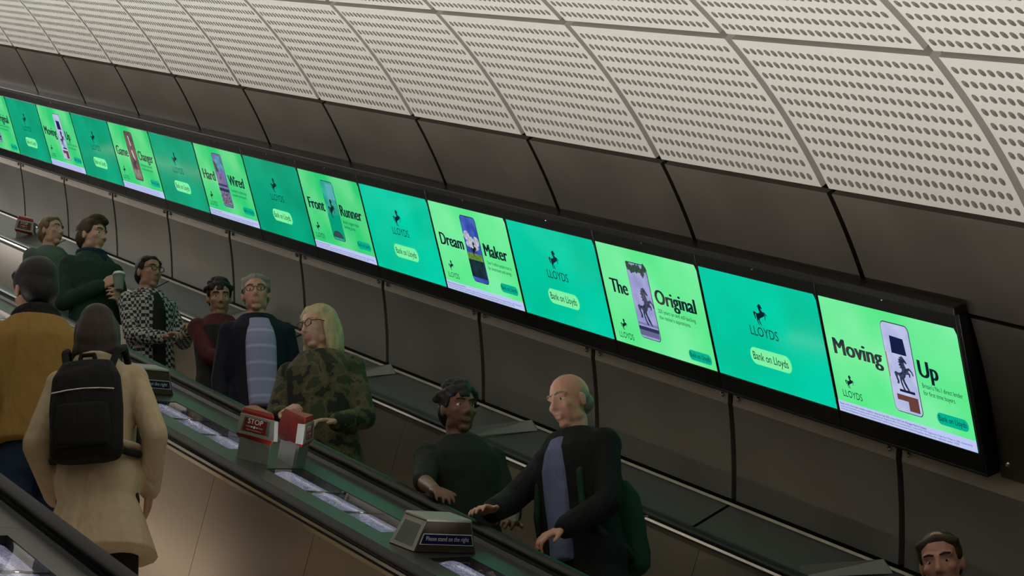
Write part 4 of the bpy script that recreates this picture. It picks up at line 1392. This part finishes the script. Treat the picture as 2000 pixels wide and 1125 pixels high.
        chain(bm, cr, 0.013 * s)
        add('shirt', remesh(bm, 0.008, 3), t['front'], root, Matrix.Identity(4))
    if t.get('scarf'):
        bm = bmesh.new()
        for dz, rr in ((0.0, 0.030), (0.030, 0.026)):
            chain(bm, [Vector((-0.012 + 0.078 * math.cos(a), 0.080 * math.sin(a), 1.480 + dz - 0.014 * math.cos(a))) * s for a in [2 * math.pi * k / 16 for k in range(17)]], rr * s)
        if t.get('tail', True):
            cap(bm, Vector((0.085, 0.03, 1.44)) * s, 0.03 * s, Vector((0.125, 0.04, 1.24)) * s, 0.034 * s)
        add('scarf', remesh(bm, 0.008, 3), t['scarf'], root, Matrix.Identity(4))
    if t.get('vest'):
        bm = bmesh.new()
        loft(bm, [(z * s, (rx + inf + 0.014) * s, (ry + inf + 0.006) * s, xo * s) for z, rx, ry, xo in TORSO if 0.9 < z < 1.43])
        add('waistcoat', remesh(bm, 0.010, 3), t['vest'], root, Matrix.Identity(4))
    if t.get('belt'):
        bm = bmesh.new()
        chain(bm, [Vector((-0.004 + (0.110 + inf) * math.cos(a), (0.152 + inf) * math.sin(a), 1.08)) * s for a in [2 * math.pi * k / 24 for k in range(25)]], 0.020 * s)
        add('belt', remesh(bm, 0.008, 2), t['mat'], root, Matrix.Identity(4))
    return root, s, arm_pts, hm

SKIN = {'fair': skin_mat('fair_skin', (0.50, 0.30, 0.22), (0.42, 0.20, 0.16)), 'tan': skin_mat('tan_skin', (0.36, 0.20, 0.13), (0.30, 0.14, 0.10)),
        'brown': skin_mat('brown_skin', (0.16, 0.075, 0.045), (0.13, 0.05, 0.04)), 'ruddy': skin_mat('ruddy_skin', (0.52, 0.27, 0.19), (0.43, 0.20, 0.15))}
HAIR = {k: pmat('hair_' + k, c, 0.55, 0, 0.35, 60.0, (1, 1, 0.25), bump=0.6, spec=0.35) for k, c in {'brown': (0.045, 0.026, 0.014), 'darkbrown': (0.022, 0.012, 0.008), 'black': (0.008, 0.007, 0.007), 'grey': (0.20, 0.19, 0.17), 'sandy': (0.16, 0.10, 0.045), 'blonde': (0.42, 0.34, 0.20)}.items()}
LEGS = {'navy': ('navy_trousers', (0.012, 0.016, 0.030)), 'jeans': ('dark_jeans', (0.018, 0.034, 0.080)), 'black': ('black_trousers', (0.010, 0.010, 0.011)), 'grey': ('grey_trousers', (0.04, 0.04, 0.042))}
FAR, MID = -3.165, -3.008
FARG, MIDG = 'riders going down the far escalator', 'riders going up the middle escalator'

person('man with pale sandy-grey hair in a grey-green jacket, furthest up the far escalator', (-15.08, 5.35, 8.96), FAR, 12, 18, 0, 'fair', ('short', 'sandy'),
       dict(mat=cloth('grey_green', (0.085, 0.120, 0.105)), inflate=0.028), 'black', group=FARG)
P2 = person('tall man in dark green jacket and navy scarf holding a cup', (-13.847, 5.2, 8.386), FAR, 6, 26, 6, 'fair', ('quiff', 'brown'),
       dict(mat=cloth('dark_green', (0.016, 0.040, 0.026)), inflate=0.034, scarf=cloth('navy_scarf', (0.010, 0.018, 0.050)), hem=0.74), 'black',
       dict(r=dict(at=(0.19, -0.03, 1.20), hd=(0.75, 0.55, 0.30), pn=(0.0, 1, 0.0), thumb=(0.2, 0, 1), curl=1.0, pole=(-0.3, -0.6, -0.8)), l=dict(at=(0.20, 0.10, 1.10), hd=(0.7, -0.6, 0.2), pn=(0, -1, 0.2), thumb=(0.2, 0, 1), curl=0.9)), group=FARG)
person('man with black hair and glasses in a black and white checked shirt', (-12.983, 5.25, 7.758), FAR, 8, 8, 4, 'tan', ('short', 'black'),
       dict(mat=check_mat(), inflate=0.028, name='shirt', front=cloth('black_tee', (0.010, 0.010, 0.011)), front_w=0.050), 'navy',
       dict(l=dict(at=(0.34, 0.10, 1.10), curl=0.8, hd=(0.9, -0.4, 0.1), pn=(0, -0.4, -1)), r=dict(at=(0.30, -0.06, 1.04), curl=0.8, hd=(0.9, 0.3, 0.1), pn=(0, 0.3, -1))), True, group=FARG)
person('dark-haired rider in a maroon top with a dark waistcoat, looking down', (-12.119, 5.35, 7.251), FAR, 4, -20, 16, 'tan', ('curly', 'black'),
       dict(mat=cloth('maroon', (0.075, 0.012, 0.018)), inflate=0.026, name='jumper', vest=cloth('charcoal', (0.016, 0.016, 0.017)), hem=0.84), 'black',
       dict(r=dict(at=(0.36, -0.08, 1.02), curl=0.7, hd=(0.9, 0.3, 0.05), pn=(0, 0.5, -1)), l=dict(at=(0.28, 0.08, 1.06), curl=0.7, hd=(0.8, -0.5, 0.1), pn=(0, -0.5, -1))), group=FARG)
person('grey-haired man with glasses in a navy suit and lilac shirt', (-11.268, 5.2, 6.921), FAR, -16, -10, 3, 'ruddy', ('short', 'grey'),
       dict(mat=cloth('navy_suit', (0.008, 0.010, 0.020)), inflate=0.026, front=stripe_mat('lilac_striped_shirt', (0.26, 0.26, 0.44), (0.38, 0.38, 0.55), 3.2), front_w=0.085, hem=0.76), 'navy', None, True, group=FARG)
person('blonde rider with glasses in a camouflage jacket, face turned to the left', (-10.195, 5.05, 6.283), FAR, -38, -34, 4, 'fair', ('bob', 'blonde'),
       dict(mat=camo_mat(), inflate=0.036, hem=0.78), 'black',
       dict(r=dict(at=(0.30, -0.14, 1.08), curl=0.9, hd=(0.7, 0.6, 0.05), pn=(-0.2, 0.6, -0.8)), l=dict(at=(0.26, 0.12, 1.02), curl=0.6, hd=(0.6, -0.7, 0.0), pn=(0, -0.4, -1))), True, group=FARG)
person('dark-skinned rider with black hair and bare forearms, hand on the handrail', (-8.689, 4.98, 5.295), FAR, -8, 6, 8, 'brown', ('curly', 'black'),
       dict(mat=cloth('black_green_tee', (0.014, 0.020, 0.016)), inflate=0.022, name='tee_shirt', sleeve=0.3, collar=False), 'black',
       dict(r=dict(world=(-8.28, 4.612, 4.735), hd=(0.95, 0.0, -0.42), pn=(-0.3, 0, -1), thumb=(0, 1, 0), curl=0.45, pole=(-0.4, -0.5, -0.6)), l=dict(at=(0.30, 0.10, 1.0), curl=0.6, hd=(0.8, -0.5, -0.1), pn=(0, -0.5, -1))), group=FARG)
P8 = person('bald man in a black coat over a pale blue shirt, wearing a green backpack', (-7.954, 5.1, 5.084), FAR, -72, -6, 10, 'ruddy', ('bald', 'grey'),
       dict(mat=cloth('black_coat', (0.008, 0.009, 0.010)), inflate=0.036, hem=0.66, flare=0.02, front=cloth('pale_blue_shirt', (0.13, 0.16, 0.27)), front_w=0.062), 'black',
       dict(r=dict(world=(-7.93, 4.665, 4.550), hd=(0.95, 0.25, -0.05), pn=(0, 0.1, -1), thumb=(0.5, 0.6, 0), curl=0.4, pole=(-0.3, -0.8, -0.3)), l=dict(at=(0.28, 0.14, 0.98), hd=(0.75, -0.5, -0.35), pn=(0, -0.4, -1), curl=0.7)), group=FARG)
person('rider with short brown hair, only the top of the head showing at lower right', (-5.955, 5.25, 3.80), FAR, -40, -10, 12, 'ruddy', ('short', 'brown'),
       dict(mat=cloth('brown_jacket', (0.05, 0.03, 0.02)), inflate=0.03), 'black', group=FARG)
person('man seen from behind in an ochre jacket and dark jeans', (-9.228, 3.2, 5.839), MID, 176, 6, 2, 'tan', ('short', 'black'),
       dict(mat=cloth('ochre', (0.30, 0.175, 0.045)), inflate=0.044, hem=0.90, collar=False, scarf=cloth('black_knit', (0.010, 0.010, 0.011)), tail=False), 'jeans', group=MIDG)
P11 = person('woman seen from behind in a long beige trench coat with a black backpack', (-8.601, 3.25, 5.387), MID, 148, 10, 4, 'fair', ('bob', 'darkbrown'),
       dict(mat=cloth('beige_trench', (0.52, 0.41, 0.27)), inflate=0.030, hem=0.61, flare=0.07, name='trench_coat', belt=True, collar_r=0.028), 'black', dict(l=dict(at=(0.10, 0.200, 0.92)), r=dict(at=(0.10, -0.200, 0.92))), group=MIDG)

# --- what the riders carry
def backpack(P, label, mat, dz=1.17, sc=1.0, back=0.0):
    root, s, arm_pts, hm = P
    bx = -(0.150 + back)
    b = empty('backpack', root.matrix_world @ Matrix.Translation((bx * s, 0, dz * s)))
    tag(b, label, 'backpack')
    k = s * sc
    bm = bmesh.new()
    loft(bm, [(-0.215 * k, 0.050 * k, 0.125 * k, -0.075 * k), (-0.19 * k, 0.072 * k, 0.142 * k, -0.080 * k), (0.0, 0.078 * k, 0.145 * k, -0.080 * k), (0.13 * k, 0.068 * k, 0.135 * k, -0.072 * k), (0.20 * k, 0.045 * k, 0.10 * k, -0.055 * k)])
    add('bag_body', remesh(bm, 0.010, 5), mat, b, Matrix.Identity(4))
    bm = bmesh.new()
    loft(bm, [(-0.18 * k, 0.030 * k, 0.105 * k, -0.150 * k), (-0.10 * k, 0.036 * k, 0.112 * k, -0.152 * k), (-0.005 * k, 0.028 * k, 0.10 * k, -0.148 * k)])
    add('front_pocket', remesh(bm, 0.009, 4), mat, b, Matrix.Identity(4))
    bm = bmesh.new()
    chain(bm, [Vector((-0.150 * k, y * k, (0.045 + 0.012 * math.cos(y * 12)) * k)) for y in (-0.12, -0.06, 0.0, 0.06, 0.12)], 0.0035 * k)
    add('zip', mesh_of(bm, 'zip', True), M_SCREW, b, Matrix.Identity(4))
    for y in (-1, 1):
        bm = bmesh.new()
        pts = [Vector((-0.03, y * 0.085, 0.17)), Vector((0.02, y * 0.105, 0.275)), Vector((0.115, y * 0.115, 0.322)), Vector((0.215, y * 0.112, 0.275)), Vector((0.278, y * 0.115, 0.16)), Vector((0.288, y * 0.125, 0.02)), Vector((0.23, y * 0.162, -0.10)), Vector((0.08, y * 0.170, -0.15)), Vector((-0.03, y * 0.11, -0.16))]
        chain(bm, [p * k for p in pts], 0.016 * k)
        add('strap', remesh(bm, 0.007, 2), mat, b, Matrix.Identity(4))
    bm = bmesh.new()
    chain(bm, [Vector((-0.05, y, z)) * k for y, z in ((-0.035, 0.195), (-0.025, 0.235), (0.025, 0.235), (0.035, 0.195))], 0.009 * k)
    add('grab_handle', mesh_of(bm, 'grab_handle', True), mat, b, Matrix.Identity(4))
backpack(P11, 'black backpack on the back of the beige trench coat', cloth('black_nylon', (0.010, 0.010, 0.011)), 1.20, 1.08, 0.005)
backpack(P8, 'dark green backpack on the back of the bald man', cloth('green_nylon', (0.010, 0.040, 0.026)), 1.10, 1.0, 0.010)

root, s, arm_pts, hm = P2
wr = arm_pts[-1][2]
cup = empty('takeaway_cup', root.matrix_world @ Matrix.Translation(wr + Vector((0.095, 0.075, 0.0)) * s))
tag(cup, 'takeaway cup with pale lid held by the man in dark green', 'cup')
def lathe(name, prof, n=20):
    bm = bmesh.new()
    rs = [[bm.verts.new((r * math.cos(2 * math.pi * i / n), r * math.sin(2 * math.pi * i / n), z)) for i in range(n)] for r, z in prof]
    for a, b in zip(rs[:-1], rs[1:]):
        for i in range(n):
            bm.faces.new((a[i], a[(i + 1) % n], b[(i + 1) % n], b[i]))
    bm.faces.new(rs[0][::-1])
    bm.faces.new(rs[-1])
    return mesh_of(bm, name)
add('cup_body', lathe('cup_body', [(0.028, -0.055), (0.040, 0.050)]), cloth('cup_card', (0.20, 0.24, 0.22)), cup, Matrix.Identity(4))
add('cup_lid', lathe('cup_lid', [(0.043, 0.050), (0.043, 0.058), (0.038, 0.064), (0.036, 0.070), (0.031, 0.070), (0.030, 0.066)]), M_WHITE, cup, Matrix.Identity(4))


# ---------------------------------------------------------------- lower hall floor under the camera
fl = structure(add('floor', box_mesh('floor', -0.9, 5.0, -2.0, 8.0, -0.05, 0.0), M_FLOOR, None, Matrix.Identity(4)))
